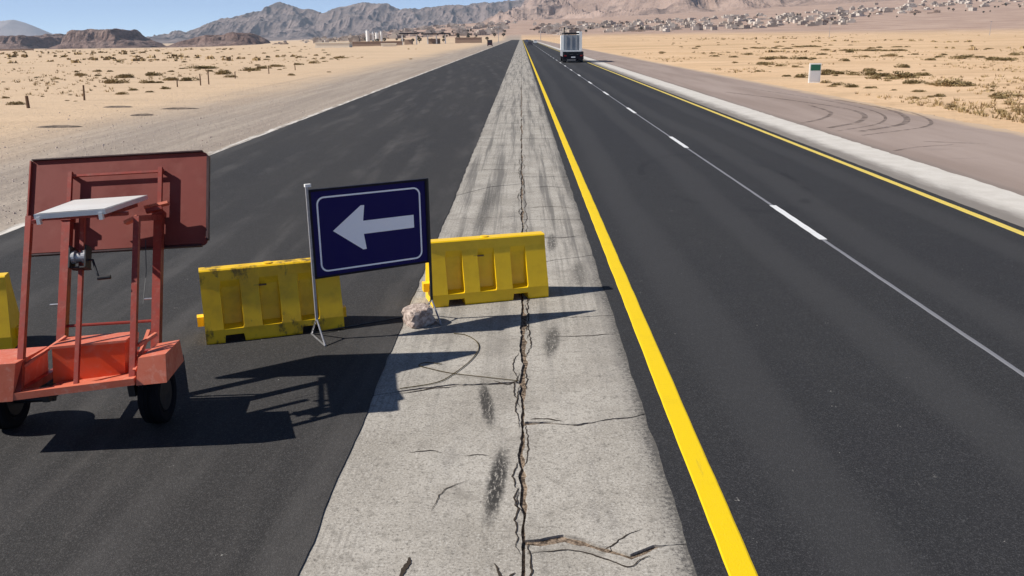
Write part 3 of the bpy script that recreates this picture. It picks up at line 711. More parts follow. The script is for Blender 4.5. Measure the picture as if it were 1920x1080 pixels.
# solar panel
pa, pb, pc, pd = (-.10, .051, 1.632), (.44, .118, 1.632), (.415, 1.17, 1.566), (-.235, 1.12, 1.566)
so = part('solar_panel', M['alu'], lambda b: hexa(b, [D(*pa), D(*pb), D(*pc), D(*pd)] + [D(q[0], q[1], q[2] + .04) for q in (pa, pb, pc, pd)]), bev=.004)
def inset(q, c_=(.13, .62), f=.95): return (c_[0] + (q[0] - c_[0]) * f, c_[1] + (q[1] - c_[1]) * f, q[2] + .0425)
part('panel_glass', M['panelglass'], lambda b: b.faces.new([b.verts.new(D(*inset(q))) for q in (pa, pb, pc, pd)]), so)
for q in ((-.07, .06, 1.59), (.40, .12, 1.59)):
    part('panel_clip', M['alu'], lambda b: dbox(b, q[0] - .015, q[0] + .015, q[1] - .018, q[1] + .02, q[2], q[2] + .06), so)
part('panel_support', M['red'], lambda b: (beam(b, D(-.15, .12, 1.60), D(-.22, 1.0, 1.545), .03, .03), beam(b, D(.36, .16, 1.60), D(.36, 1.0, 1.545), .03, .03), beam(b, D(-.22, .40, 1.575), D(.50, .42, 1.575), .04, .03)))
# winch with crank
wn = part('winch', M['black'], lambda b: (beam(b, F(.075, -.46, 1.10), F(.075, -.46, 1.29), .012, .11, fv), beam(b, F(.205, -.46, 1.10), F(.205, -.46, 1.29), .012, .11, fv), beam(b, F(.075, -.43, 1.11), F(.205, -.43, 1.11), .012, .1, fv)), bev=.003)
part('drum', M['greymetal'], lambda b: tube(b, [F(.08, -.46, 1.2), F(.11, -.46, 1.2), F(.112, -.46, 1.2), F(.165, -.46, 1.2), F(.167, -.46, 1.2), F(.20, -.46, 1.2)], [.055, .055, .04, .04, .055, .055], 18), wn)
part('crank_handle', M['black'], lambda b: (tube(b, [F(.21, -.46, 1.17), F(.245, -.46, 1.17), F(.30, -.49, 1.04), F(.315, -.49, 1.0)], .010, 8), tube(b, [F(.305, -.49, 1.0), F(.41, -.49, 1.005)], .017, 10)), wn)
for (u0, v0, a, b_) in ((.41, .0, .62, 1.58), (.455, .1, .9, 1.5)):
    part('cable', M['black'], lambda b: tube(b, [F(u0, v0, a), F(u0 + .012, v0 + .02, (a + b_) / 2), F(u0 + .005, v0, b_)], .0035, 5))

# ------------------------------------------------------------------ arrow sign on a tube stand
SY = rad(30.6); SC = Vector((-1.11 - .6925 * math.cos(SY), 9.942 - .6925 * math.sin(SY), 0))
zs = .0
sg = thing('arrow_sign', 'dark blue rectangular sign with a white arrow pointing left on a low metal stand', 'road sign', SC, SY)
W2 = .6925; Z0, Z1 = .72, 1.712
def spart(name, mat, build, parent=sg, bev=0.0, smooth=False):
    bm = bmesh.new(); build(bm); return bm_obj(name, bm, mat, parent, None, smooth, bev)
def rrect(x0, x1, z0, z1, r, n=6):
    out = []
    for cx_, cz_, a0 in ((x1 - r, z1 - r, 0), (x0 + r, z1 - r, 90), (x0 + r, z0 + r, 180), (x1 - r, z0 + r, 270)):
        for j in range(n + 1): a = rad(a0 + 90 * j / n); out.append((cx_ + r * math.cos(a), cz_ + r * math.sin(a)))
    return out
pn = spart('panel', M['navy'], lambda b: abox(b, -W2 + .02, W2 - .02, -.012, .0, Z0 + .02, Z1 - .02))
spart('panel_frame', M['sign_black'], lambda b: (abox(b, -W2, -W2 + .022, -.02, .022, Z0, Z1), abox(b, W2 - .022, W2, -.02, .022, Z0, Z1), abox(b, -W2 + .023, W2 - .023, -.02, .022, Z1 - .024, Z1), abox(b, -W2 + .023, W2 - .023, -.02, .022, Z0, Z0 + .022)))
spart('back_rail', M['greymetal'], lambda b: (abox(b, -W2 + .023, W2 - .023, .001, .02, .95, .99), abox(b, -W2 + .023, W2 - .023, .001, .02, 1.45, 1.49)))
def ringf(b, o_, i_, y0, y1):
    n = len(o_)
    A = [b.verts.new((q[0], y0, q[1])) for q in o_]; B = [b.verts.new((q[0], y0, q[1])) for q in i_]
    A2 = [b.verts.new((q[0], y1, q[1])) for q in o_]; B2 = [b.verts.new((q[0], y1, q[1])) for q in i_]
    for j in range(n):
        k2 = (j + 1) % n
        b.faces.new((A[j], A[k2], B[k2], B[j])); b.faces.new((A[j], A2[j], A2[k2], A[k2])); b.faces.new((B[j], B[k2], B2[k2], B2[j]))
spart('border', M['lavender'], lambda b: ringf(b, rrect(-W2 + .075, W2 - .085, Z0 + .065, Z1 - .085, .085), rrect(-W2 + .093, W2 - .103, Z0 + .083, Z1 - .103, .07), -.0145, -.0122), pn)
def arrow(b, y0, y1):
    P_ = [(-.452, 0), (-.115, .252), (-.075, .25), (-.098, .075), (.515, .075), (.515, -.075), (-.098, -.075), (-.075, -.25), (-.115, -.252)]
    A = [b.verts.new((q[0], y0, zc + q[1])) for q in P_]; B = [b.verts.new((q[0], y1, zc + q[1])) for q in P_]; n = len(P_)
    for f_ in ((0, 1, 2), (0, 2, 3), (0, 3, 6), (0, 6, 7), (0, 7, 8), (3, 4, 5, 6)): b.faces.new([A[q] for q in f_])
    for j in range(n): b.faces.new((A[j], B[j], B[(j + 1) % n], A[(j + 1) % n]))
zc = 1.235
spart('arrow', M['lavender'], lambda b: arrow(b, -.0145, -.0122), pn)
for s_ in (-1, 1):
    x_ = s_ * (W2 + .014)
    po = spart('post', M['greymetal'] if s_ < 0 else M['black'], lambda b: abox(b, x_ - .013, x_ + .013, -.013, .013, .24, 1.745 if s_ < 0 else 1.715), bev=.003)
    if s_ < 0: spart('post_cap', M['white'], lambda b: abox(b, x_ - .02, x_ + .045, -.022, .022, 1.7455, 1.775), po, bev=.005)
    spart('foot', M['steel'], lambda b: (tube(b, [(x_, -.24, .014), (x_, -.01, .25)], .011, 8), tube(b, [(x_, .24, .014), (x_, .01, .25)], .011, 8), tube(b, [(x_, -.25, .012), (x_, .25, .012)], .011, 8)), po, smooth=True)
spart('tie_bar', M['black'], lambda b: tube(b, [(-W2, .2, .03), (W2, .2, .03)], .009, 6))

# ------------------------------------------------------------------ yellow plastic barriers
def make_barrier(label, loc, rz, mat):
    root_ = thing('road_barrier', label, 'barrier', loc, rz, 'yellow plastic barriers across the road')
    L = 1.53; H = .81
    # column positions along the length with kind P(ilaster) / R(ecess); small jogs make the side walls of the pockets
    seg = [0, .20, .42, .62, .84, 1.05, 1.26, L]
    cols = []
    for i in range(7):
        a, b_ = seg[i] - L / 2, seg[i + 1] - L / 2; kind = 'P' if i % 2 == 0 else 'R'
        notch = i in (1, 5)
        ins = .012 if kind == 'R' else 0
        cols.append((a + ins, kind, notch)); cols.append((b_ - ins, kind, notch))
    zP = [0, .02, .155, .185, .30, .50, .60, .68, .795, .81]
    fP = [.245, .25, .245, .236, .203, .148, .12, .101, .088, .072]
    fR = [.245, .25, .245, .125, .108, .09, .086, .099, .088, .072]
    bm = bmesh.new(); rows = []
    for x, kind, notch in cols:
        f_ = fP if kind == 'P' else fR
        zz = [(.085 if notch and i == 0 else .095 if notch and i == 1 else z) for i, z in enumerate(zP)]
        ring = [bm.verts.new((x, -f_[i], zz[i])) for i in range(len(zP))] + [bm.verts.new((x, f_[i], zz[i])) for i in reversed(range(len(zP)))]
        rows.append(ring)
    n = len(rows[0])
    for a, b_ in zip(rows, rows[1:]):
        for j in range(n): bm.faces.new((a[j], a[(j + 1) % n], b_[(j + 1) % n], b_[j]))
    bm.faces.new(rows[0]); bm.faces.new(rows[-1][::-1])
    bd = bm_obj('body', bm, mat, root_, None, False, .008, 2)
    bd.data.polygons.foreach_set('use_smooth', [False] * len(bd.data.polygons))
    b2 = bmesh.new(); abox(b2, -L / 2 - .075, -L / 2 + .02, -.06, .06, .16, .27); bm_obj('connector_lug', b2, mat, root_, None, False, .012, 2)
    b2 = bmesh.new(); abox(b2, L / 2 - .02, L / 2 + .06, -.05, .05, .08, .20); bm_obj('connector_lug', b2, mat, root_, None, False, .012, 2)
    b2 = bmesh.new(); tube(b2, [(-.02, 0, .8105), (-.02, 0, .822)], .05, 20); bm_obj('filler_cap', b2, mat, root_, None, False, .003)
    b2 = bmesh.new(); abox(b2, -.20, -.06, -.121, -.1, .585, .6); bm_obj('moulded_tab', b2, M['wood'], root_)
    return root_
def mid(a, b_, off=.25):
    d = (Vector(b_) - Vector(a)); ang = math.atan2(d.y, d.x); c0 = (Vector(a) + Vector(b_)) / 2; nrm = Vector((-d.y, d.x)).normalized()
    return (c0.x + nrm.x * off, c0.y + nrm.y * off), ang
(px_, py_), an = mid((-1.13, 10.42), (.325, 10.86)); make_barrier('clean yellow plastic barrier standing right of the arrow sign on the concrete median', (px_, py_, .001), an, M['yellow'])
(px_, py_), an = mid((-3.52, 9.09), (-2.10, 9.61)); make_barrier('dirt-smeared yellow plastic barrier between the red trailer and the arrow sign', (px_, py_, .009), an, M['yellow_dirty'])
(px_, py_), an = mid((-7.08, 8.55), (-5.65, 8.95)); make_barrier('yellow plastic barrier cut off by the left edge, left of the red trailer', (px_, py_, .009), an, M['yellow'])

# concrete lump weighing down the sign's foot
bm = bmesh.new(); bmesh.ops.create_icosphere(bm, subdivisions=3, radius=1)
for v in bm.verts:
    q = v.co.copy(); mx = max(abs(q.x), abs(q.y), abs(q.z)); q = q.lerp(q / mx * .82, .93)
    q *= 1 + .10 * (float(fbm(q.x * 1.6 + 5, q.y * 1.6 + q.z * 1.3 + 2, 3)) - .5) * 2
    v.co = Vector((q.x * .185, q.y * .17, (q.z + .8) * .135))
o = bm_obj('concrete_lump', bm, M['lump'], None, (-1.245, 9.80, .0), False)
o.rotation_euler = (rad(4), rad(-5), rad(35)); tag(o, "broken pinkish concrete lump resting at the arrow sign's right foot", 'stone')

# loose wire on the median
def wire(name, pts, label, r=.006):
    bm = bmesh.new(); tube(bm, catmull([(*q, .009) for q in pts], 8), r, 5); o = bm_obj(name, bm, M['wire'], None, None, True); tag(o, label, 'wire')
wire('wire', [(-.80, 9.42), (-.66, 9.36), (-.53, 9.15), (-.49, 8.9), (-.56, 8.55), (-.70, 8.2), (-.86, 7.95), (-1.2, 7.80)], 'thin dark wire curving over the concrete near the tip of the sign trailer shadow', .0048)
wire('wire', [(-.06, 7.98), (-.45, 8.10), (-.75, 8.2), (-1.02, 8.36), (-1.09, 8.42), (-1.02, 8.5), (-.85, 8.45)], 'thin bent wire with a small hook end lying across the median', .0038)

# ------------------------------------------------------------------ lorry on the right carriageway
TL = thing('flatbed_lorry', 'lorry with grey load panel driving away in the far right lane', 'lorry', (6.5, 112.5, .012))
def lp(name, mat, build, parent=TL, bev=0.0):
    bm = bmesh.new(); build(bm); return bm_obj(name, bm, mat, parent, None, False, bev)
lp('chassis', M['black'], lambda b: (abox(b, -.5, -.35, 0, 9.3, .65, .95), abox(b, .35, .5, 0, 9.3, .65, .95), abox(b, -1.2, 1.2, .05, .2, .5, .72)), bev=.01)
lp('bed', M['black'], lambda b: abox(b, -1.28, 1.28, 0, 6.6, .98, 1.33), bev=.02)
lp('rear_guard', M['sign_black'], lambda b: abox(b, -1.25, 1.3, -.02, .04, .42, .97), bev=.01)
lp('bumper_beam', M['white'], lambda b: abox(b, -1.28, 1.0, -.12, -.01, 1.34, 1.52), bev=.02)
lp('side_board', M['greymetal'], lambda b: abox(b, -1.34, -1.285, 0, 6.6, .75, 1.5), bev=.01)
M['loadgrey'] = paint('blue_grey_panel', (.24, .27, .30), (.34, .36, .37), .5, .4, 0, .6, 1.2)
lp('load_panel', M['loadgrey'], lambda b: abox(b, -1.2, .72, .1, 5.8, 1.52, 3.35), bev=.04)
for xx_ in (-.9, -.25, .4): lp('locking_bar', M['greymetal'], lambda b: tube(b, [(xx_, .05, 1.6), (xx_, .05, 3.3)], .03, 6))
lp('pillar', M['white'], lambda b: abox(b, .74, 1.08, .05, 5.8, 1.36, 3.75), bev=.03)
lp('roof_cage', M['black'], lambda b: (abox(b, -1.2, .72, .1, .2, 3.4, 3.62), abox(b, -1.2, .72, 5.6, 5.7, 3.4, 3.62), abox(b, -1.2, -1.1, .21, 5.59, 3.4, 3.62), abox(b, -1.22, -1.06, .1, .26, 3.63, 4.3), abox(b, -1.2, .72, .12, .18, 4.05, 4.12), abox(b, -.3, -.24, .12, .18, 3.63, 4.04), abox(b, .3, .36, .12, .18, 3.63, 4.04)))
cabp = lp('cab', M['white'], lambda b: abox(b, -1.22, 1.22, 7.0, 9.2, .7, 3.3), bev=.12)
lp('windscreen', M['window'], lambda b: abox(b, -1.05, 1.05, 9.19, 9.22, 2.0, 2.9), cabp)
def wheelmesh(b, cx_, cy_, r, w_):
    tube(b, [(cx_ - w_ / 2, cy_, r), (cx_ - w_ * .42, cy_, r), (cx_ + w_ * .42, cy_, r), (cx_ + w_ / 2, cy_, r)], [r * .88, r, r, r * .88], 20)
for cy_ in (1.3, 2.6, 8.0):
    for cx_ in (-1.0, 1.0): lp('wheel', M['rubber'], lambda b: wheelmesh(b, cx_, cy_, .5, .42))
for cx_ in (-1.0, 1.0):
    lp('mudflap', M['black'], lambda b: abox(b, cx_ - .25, cx_ + .25, .5, .53, .15, .95))
    lp('tail_light', paint('tail_light_red', (.3, .01, .01)), lambda b: abox(b, cx_ - .15, cx_ + .15, -.05, -.022, .78, .93))
lp('number_plate', M['white'], lambda b: abox(b, -.26, .26, -.045, -.022, .6, .74))

# ------------------------------------------------------------------ small far cars and the dark van on the verge
def car(label, loc, col, rz=0, van=False, group=None):
    r_ = thing('van' if van else 'car', label, 'van' if van else 'car', loc, rz, group)
    def cp(name, mat, build, bev=0.0):
        bm = bmesh.new(); build(bm); return bm_obj(name, bm, mat, r_, None, False, bev)
    pm = paint('car_paint', col, tuple(x * .8 for x in col), .3, .5)
    if van:
        cp('body', pm, lambda b: (hexa(b, [(-.9, -2.3, .35), (.9, -2.3, .35), (.9, 2.4, .35), (-.9, 2.4, .35), (-.85, -2.25, 2.2), (.85, -2.25, 2.2), (.85, 1.3, 2.2), (-.85, 1.3, 2.2)])), .08)
        cp('rear_window', M['window'], lambda b: abox(b, -.7, .7, -2.31, -2.28, 1.35, 1.95))
    else:
        cp('body', pm, lambda b: hexa(b, [(-.87, -2.2, .3), (.87, -2.2, .3), (.87, 2.2, .3), (-.87, 2.2, .3), (-.84, -2.15, .92), (.84, -2.15, .92), (.84, 2.1, .8), (-.84, 2.1, .8)]), .1)
        cp('cabin', pm, lambda b: hexa(b, [(-.8, -1.9, .9), (.8, -1.9, .9), (.8, 1.0, .88), (-.8, 1.0, .88), (-.62, -1.3, 1.45), (.62, -1.3, 1.45), (.62, .3, 1.45), (-.62, .3, 1.45)]), .06)
        cp('rear_window', M['window'], lambda b: hexa(b, [(-.68, -1.82, 1.0), (.68, -1.82, 1.0), (.68, -1.6, 1.0), (-.68, -1.6, 1.0), (-.56, -1.42, 1.38), (.56, -1.42, 1.38), (.56, -1.3, 1.38), (-.56, -1.3, 1.38)]))
    for cx_ in (-.78, .78):
        for cy_ in (-1.4, 1.4): cp('wheel', M['rubber'], lambda b: wheelmesh(b, cx_, cy_, .33, .2))
car('dark red van parked on the left verge at the far end of the black road', (-11.4, 330, -.06), (.05, .012, .012), 0, True)
car('small dark car far down the right carriageway, nearest of three to the lorry', (3.2, 330, .012), (.06, .05, .06))
car('tiny white car far down the right carriageway beside a dark one', (6.6, 420, .012), (.7, .7, .68))
car('tiny bluish car at the vanishing end of the right carriageway', (3.3, 520, .012), (.1, .12, .2))

# ------------------------------------------------------------------ kilometre marker on the right
gz = lambda x, y: float(terrain(np.array(x), np.array(y)))
KM = thing('kilometre_marker', 'white roadside marker slab with green upper plate among the shrubs', 'marker', (20.05, 61.3, gz(20.05, 61.3) - .02), rad(-6))
def kp(name, mat, build, parent=KM, bev=0.0):
    bm = bmesh.new(); build(bm); return bm_obj(name, bm, mat, parent, None, False, bev)
sb = kp('slab', M['white'], lambda b: abox(b, -.40, .36, -.08, .08, 0, 1.32), bev=.02)
kp('green_plate', M['green'], lambda b: abox(b, -.33, .31, -.092, -.082, .84, 1.24), bev=.004)
kp('white_plate', M['alu'], lambda b: abox(b, -.33, .31, -.089, -.0815, .12, .8), bev=.004)

# ------------------------------------------------------------------ fence posts on the left verge
def fence_post(x, y, hgt, r, label, lean_):
    bm = bmesh.new(); n = 7
    tube(bm, [(0, 0, -.1), (.01, 0, hgt * .5), (.02, .01, hgt)], [r, r * .92, r * .85], n)
    o = bm_obj('fence_post', bm, M['wood'], None, (x, y, gz(x, y)), True); o.rotation_euler = (lean_, -lean_ * .6, 0)
    tag(o, label, 'post', 'fence posts along the left verge')
fence_post(-25.5, 45.5, .62, .09, 'stout dark wooden fence post nearest the left edge', .03)
fence_post(-25.4, 51.3, .86, .06, 'slender fence post, second from the left edge', -.04)
for x, y, hh, od in ((-25.2, 65.0, .55, 'third'), (-24.2, 67.0, .85, 'fourth'), (-24.1, 68.5, 1.1, 'fifth'), (-25.2, 78.4, .6, 'sixth'), (-24.9, 88, .8, 'seventh'), (-24.8, 98, .8, 'eighth')):
    fence_post(x, y, hh, .05, od + ' fence post from the left, thin, among low shrubs of the verge', random.Random(int(x * 10 + y)).uniform(-.06, .06))

# dark clods scraped onto the left verge
for i, (x, y, sx, sy, lb) in enumerate(((-18.6, 35.3, 1.15, .38, 'flat dark ridge of scraped asphalt, nearest one on the left verge'), (-21.0, 45.8, .95, .4, 'thin dark asphalt scrape, leftmost of the three far ones on the verge'),
                                       (-17.5, 40.6, .7, .45, 'short dark asphalt scrape, lowest of the three far ones on the verge'), (-17.2, 44.2, 1.15, .36, 'long thin dark asphalt scrape closest to the black road'))):
    V = [(0, 0, .07)]; Fc = []; n = 40
    for ri, rr in ((1, .35), (2, .7), (3, 1.0)):
        for j in range(n):
            a = 2 * math.pi * j / n; q = rr * (1 + .5 * (float(fbm(math.cos(a) * 1.5 + i * 9 + 4, math.sin(a) * 1.5 + 7, 3)) - .5))
            V.append((sx * q * math.cos(a), sy * q * math.sin(a), (.085 * (1 - rr) + .03 * (float(fbm(j * .9, ri * 3 + i, 2)) - .3) * (rr < 1)) if rr < 1 else -.04))
    for j in range(n): Fc.append((0, 1 + j, 1 + (j + 1) % n))
    for r0 in (0, 1):
        for j in range(n):
            a = 1 + r0 * n; Fc.append((a + j, a + n + j, a + n + (j + 1) % n, a + (j + 1) % n))
    o = mesh_obj('asphalt_scrape', V, Fc, M['clod'], None, (x, y, gz(x, y)), True); tag(o, lb, 'debris', 'asphalt scrapes on the left verge')

# ------------------------------------------------------------------ desert shrubs
def shrub_mesh(seed, n):
    r_ = random.Random(seed); V = []; Fc = []
    lobes = [(r_.uniform(-.28, .28), r_.uniform(-.22, .22), r_.uniform(.7, 1.0), r_.uniform(.2, .36)) for _ in range(5)]
    for i in range(n):
        lx, ly, hs, lr = r_.choice(lobes)
        a = r_.uniform(0, 2 * math.pi); e = math.acos(r_.uniform(0, 1)); q = lr * r_.uniform(.35, 1.05) ** .6
        c0 = Vector((lx + q * math.sin(e) * math.cos(a), ly + q * math.sin(e) * math.sin(a), max(.01, q * math.cos(e) * 1.15 * hs)))
        d = (Vector((c0.x - lx, c0.y - ly, c0.z + .12))).normalized() + Vector((r_.uniform(-.5, .5), r_.uniform(-.5, .5), r_.uniform(-.3, .5)))
        d.normalize(); s = d.cross(Vector((r_.uniform(-1, 1), r_.uniform(-1, 1), r_.uniform(-1, 1)))).normalized()
        L_ = r_.uniform(.05, .12); w_ = r_.uniform(.012, .034); k0 = len(V)
        V += [c0 - s * w_, c0 + s * w_, c0 + d * L_ + s * w_ * .4, c0 + d * L_ - s * w_ * .4]; Fc.append((k0, k0 + 1, k0 + 2, k0 + 3))
    for j in range(14):   # woody stems
        a = r_.uniform(0, 6.28); q = r_.uniform(.1, .42); k0 = len(V); t = Vector((q * math.cos(a), q * math.sin(a), r_.uniform(.15, .33))); s = Vector((-math.sin(a), math.cos(a), 0)) * .008
        V += [-s, s, t + s * .5, t - s * .5]; Fc.append((k0, k0 + 1, k0 + 2, k0 + 3))
    me = bpy.data.meshes.new('desert_shrub'); me.from_pydata([tuple(v) for v in V], [], Fc); me.materials.append(M['shrub']); return me
SHM = [shrub_mesh(100 + i, 620) for i in range(7)]
SR = [(32.7,118.1,2.59),(34.6,111.9,2.1),(36.0,143.3,1.34),(26.4,96.3,1.2),(26.2,91.2,1.14),(24.8,104.6,0.79),(21.2,80.2,0.8),(21.4,68.6,1.2),(26.9,87.9,0.82),(26.0,73.2,1.74),(26.1,76.4,1.2),(30.1,77.5,1.07),(27.1,69.9,1.53),(27.3,64.5,2.22),(26.1,63.2,0.99),(30.0,67.3,1.05),(25.8,58.3,0.91),(25.9,56.3,0.71),(26.4,55.0,1.89),(26.9,54.3,1.19),(22.4,50.4,0.63),(21.2,46.2,0.4),(21.8,46.5,0.58),(20.1,45.5,0.4),(19.3,40.0,0.55),(26.1,49.8,0.5),(24.5,45.6,1.28),(22.5,41.2,0.64),(21.0,37.5,0.82),(20.5,58.1,0.91),(20.5,55.7,0.87),(21.2,54.4,0.68),(20.6,60.8,0.69),(21.7,52.1,0.29),(20.8,70.6,0.71),(59.2,162.3,4.06),(62.3,160.1,3.51),(44.8,117.9,1.48),(48.6,118.9,1.64),(54.5,125.4,1.1),(52.7,114.0,1.14),(55.5,112.6,3.17),(54.0,103.3,1.62),(52.1,97.6,1.83),(65.3,119.5,1.87),(83.5,162.0,1.01),(80.9,195.3,2.44),(51.9,195.6,3.06),(56.5,191.7,2.16),(66.3,209.6,5.9)]
SLF = [(-44.0,95.4,0.6),(-47.5,95.0,0.59),(-42.6,86.1,1.08),(-45.5,83.5,0.52),(-42.1,80.6,0.61),(-37.3,71.3,0.31),(-42.9,73.4,0.37),(-27.5,47.9,0.75),(-31.4,53.6,0.5),(-36.3,81.2,1.52),(-29.7,70.5,1.23),(-32.1,70.2,1.76),(-25.6,56.6,0.78),(-26.7,60.8,0.68),(-24.6,58.6,0.44),(-25.1,62.3,0.78),(-29.5,74.7,1.17),(-27.8,74.3,1.4),(-35.3,85.4,1.6),(-37.0,104.1,3.58),(-29.3,87.3,1.64),(-26.4,80.8,1.01),(-29.6,97.0,2.12),(-29.7,108.9,1.7),(-29.9,103.5,1.62),(-29.1,116.8,1.46),(-28.7,123.6,1.55),(-21.6,84.0,0.79),(-19.6,91.1,0.46),(-30.3,151.2,2.36),(-37.3,94.9,0.71),(-39.1,103.1,0.9),(-45.6,95.9,0.9),(-28.6,56.1,0.28),(-25.5,50.4,0.22),(-26.2,50.9,0.22),(-29.7,54.7,0.27)]
SPECIAL = {('R', 18): 'widest dark shrub in the right-hand desert, right of the marker slab', ('R', 28): 'olive shrub cut by the right edge, nearest to the shoulder',
           ('R', 7): 'olive shrub standing just left of the white marker slab', ('R', 26): 'loose olive shrub near the right edge, above the sand',
           ('R', 24): 'small lone shrub closest to the right shoulder', ('L', 7): 'low shrub beside the stout fence post at the left edge', ('L', 19): 'largest brown shrub clump left of the black road'}
sr = random.Random(11); nshrub = 0
LBR = 'low olive-brown shrub scattered on the orange sand right of the road'; LBL = 'low brown shrub scattered on the pale sand left of the road'
def shrub(x, y, wd, label, group, hh=None):
    global nshrub
    o = bpy.data.objects.new('desert_shrub', SHM[nshrub % 7]); COL.objects.link(o); nshrub += 1
    h_ = (hh or sr.uniform(.5, .75)) * min(wd, 1.6) ** .85 * 1.15
    o.location = (x, y, gz(x, y) - .02); o.scale = (wd * 1.12, wd * sr.uniform(.7, 1.1), h_); o.rotation_euler = (0, 0, sr.uniform(-.5, .5) + (math.pi if sr.random() < .5 else 0))
    if label in (LBR, LBL):
        right_ = label == LBR
        sz = 'tiny' if wd < .45 else 'small' if wd < .8 else 'middling' if wd < 1.3 else 'broad' if wd < 2.2 else 'very broad'
        tone = 'olive-brown'
        if right_: zone = 'close to the brown shoulder' if x < 21.5 and y < 75 else 'around the white marker slab' if y < 90 and x < 28 and y / x > 2.6 else 'near the right edge of the picture' if y / x < 2.05 else 'on the far orange plain below the town' if y > 140 else 'on the middle of the right-hand sand'
        else: zone = 'between the fence posts of the left verge' if x > -28.5 and y < 82 else 'beside the left verge further on' if x > -31 else 'near the left edge of the picture' if y / -x < 2.05 else 'on the far pale plain below the buttes' if y > 110 else 'on the middle of the left-hand sand'
        label = f'{sz} {tone} shrub {zone}'
    tag(o, label, 'shrub', group)
for sd_, lst, lb, gp in (('R', SR, 'low olive-brown shrub scattered on the orange sand right of the road', 'desert shrubs on the right'), ('L', SLF, 'low brown shrub scattered on the pale sand left of the road', 'desert shrubs on the left')):
    for i, (x, y, wd) in enumerate(lst):
        shrub(x, y, wd, SPECIAL.get((sd_, i), lb), gp)
        for _ in range(2 if wd > .9 else 1):
            if sd_ == 'R': shrub(x + sr.uniform(-1.2, 1.2) * wd, y + sr.uniform(-2, 2) * wd, wd * sr.uniform(.25, .55), lb, gp)
for i in range(60):
    x = 24 + 75 * sr.random() ** 1.3; y = x * sr.uniform(1.75, 6.5) + 10
    shrub(x, y, sr.uniform(.35, 1.5), 'low olive-brown shrub scattered on the orange sand right of the road', 'desert shrubs on the right')
for i in range(55):
    x = -27 - 60 * sr.random() ** 1.3; y = -x * sr.uniform(1.75, 4.5) + 12
    shrub(x, y, sr.uniform(.25, 1.0), 'low brown shrub scattered on the pale sand left of the road', 'desert shrubs on the left')
# farther scrub that nobody could count
def scrub(name, x0, x1, y0, y1, n, seed, label):
    r_ = np.random.RandomState(seed); V = []; Fc = []
    for i in range(n):
        t = r_.rand(); y = y0 * (y1 / y0) ** t; x = (x0 + (x1 - x0) * r_.rand()) * y / y0
        if float(fbm(x / 45 + seed, y / 110, 3)) < .52: continue
        z = gz(x, y); wd = r_.uniform(.5, 1.9); hh = wd * r_.uniform(.25, .5)
        for j in range(9):
            a = r_.rand() * 6.28; q = wd * .5 * r_.rand(); cx_, cy_ = x + q * math.cos(a), y + q * math.sin(a); s = wd * r_.uniform(.12, .28); k0 = len(V); b_ = r_.rand() * 3
            dx, dy = math.cos(b_) * s, math.sin(b_) * s; up = hh * r_.uniform(.4, 1)
            V += [(cx_ - dx, cy_ - dy, z - .05), (cx_ + dx, cy_ + dy, z - .05), (cx_ + dx * .5 + r_.uniform(-.2, .2), cy_ + dy * .5, z + up), (cx_ - dx * .6, cy_ - dy * .6 + r_.uniform(-.2, .2), z + up * .8)]; Fc.append((k0, k0 + 1, k0 + 2, k0 + 3))
    o = mesh_obj(name, V, Fc, M['scrub']); struct(o, 'stuff', label, 'scrub')
scrub('far_scrub', 20, 98, 155, 900, 1100, 3, 'far dry scrub dotting the orange plain on the right')
scrub('far_scrub', -88, -16, 140, 900, 700, 4, 'far dry scrub dotting the pale plain on the left')

def tufts(name, side, n, seed, label):
    r_ = np.random.RandomState(seed); V = []; Fc = []
    for i in range(n):
        y = 30 * (170 / 30) ** r_.rand(); x = side * (18.5 + (y * .62) * r_.rand() ** 1.4) if side > 0 else side * (27 + (y * .62) * r_.rand() ** 1.2)
        if float(fbm(x / 7 + seed, y / 12, 3)) < .5: continue
        z = gz(x, y); wd = r_.uniform(.08, .3)
        for j in range(7):
            a = r_.rand() * 6.28; cx_, cy_ = x + wd * .5 * math.cos(a) * r_.rand(), y + wd * .5 * math.sin(a) * r_.rand(); b_ = r_.rand() * 6.28; s = wd * .16; k0 = len(V)
            up = wd * r_.uniform(.35, .9); lx, ly = math.cos(a) * wd * .4, math.sin(a) * wd * .4
            V += [(cx_ - s * math.cos(b_), cy_ - s * math.sin(b_), z - .02), (cx_ + s * math.cos(b_), cy_ + s * math.sin(b_), z - .02), (cx_ + lx, cy_ + ly, z + up)]; Fc.append((k0, k0 + 1, k0 + 2))
    struct(mesh_obj(name, V, Fc, M['scrub']), 'stuff', label, 'dry grass')
tufts('dry_grass', 1, 4200, 8, 'dry grass tufts dotted over the orange sand on the right')
tufts('dry_grass', -1, 2600, 9, 'dry grass tufts dotted over the pale sand on the left')
def gravel(name, seed, n, label):
    r_ = np.random.RandomState(seed); V = []; Fc = []
    for i in range(n):
        y = 9 * (70 / 9) ** r_.rand(); x = -9.5 - 14 * r_.rand() ** 1.3; z = gz(x, y); q = r_.uniform(.008, .03) * (1 + .8 * (r_.rand() < .06)); k0 = len(V)
        V += [(x + q * r_.uniform(.7, 1.3), y, z), (x, y + q, z), (x - q * r_.uniform(.7, 1.3), y, z), (x, y - q, z), (x + q * .2, y, z + q * r_.uniform(.6, 1.1))]
        Fc += [(k0, k0 + 1, k0 + 4), (k0 + 1, k0 + 2, k0 + 4), (k0 + 2, k0 + 3, k0 + 4), (k0 + 3, k0, k0 + 4)]
    struct(mesh_obj(name, V, Fc, M['lump']), 'stuff', label, 'gravel')
gravel('gravel', 12, 6000, 'loose gravel strewn over the left verge')

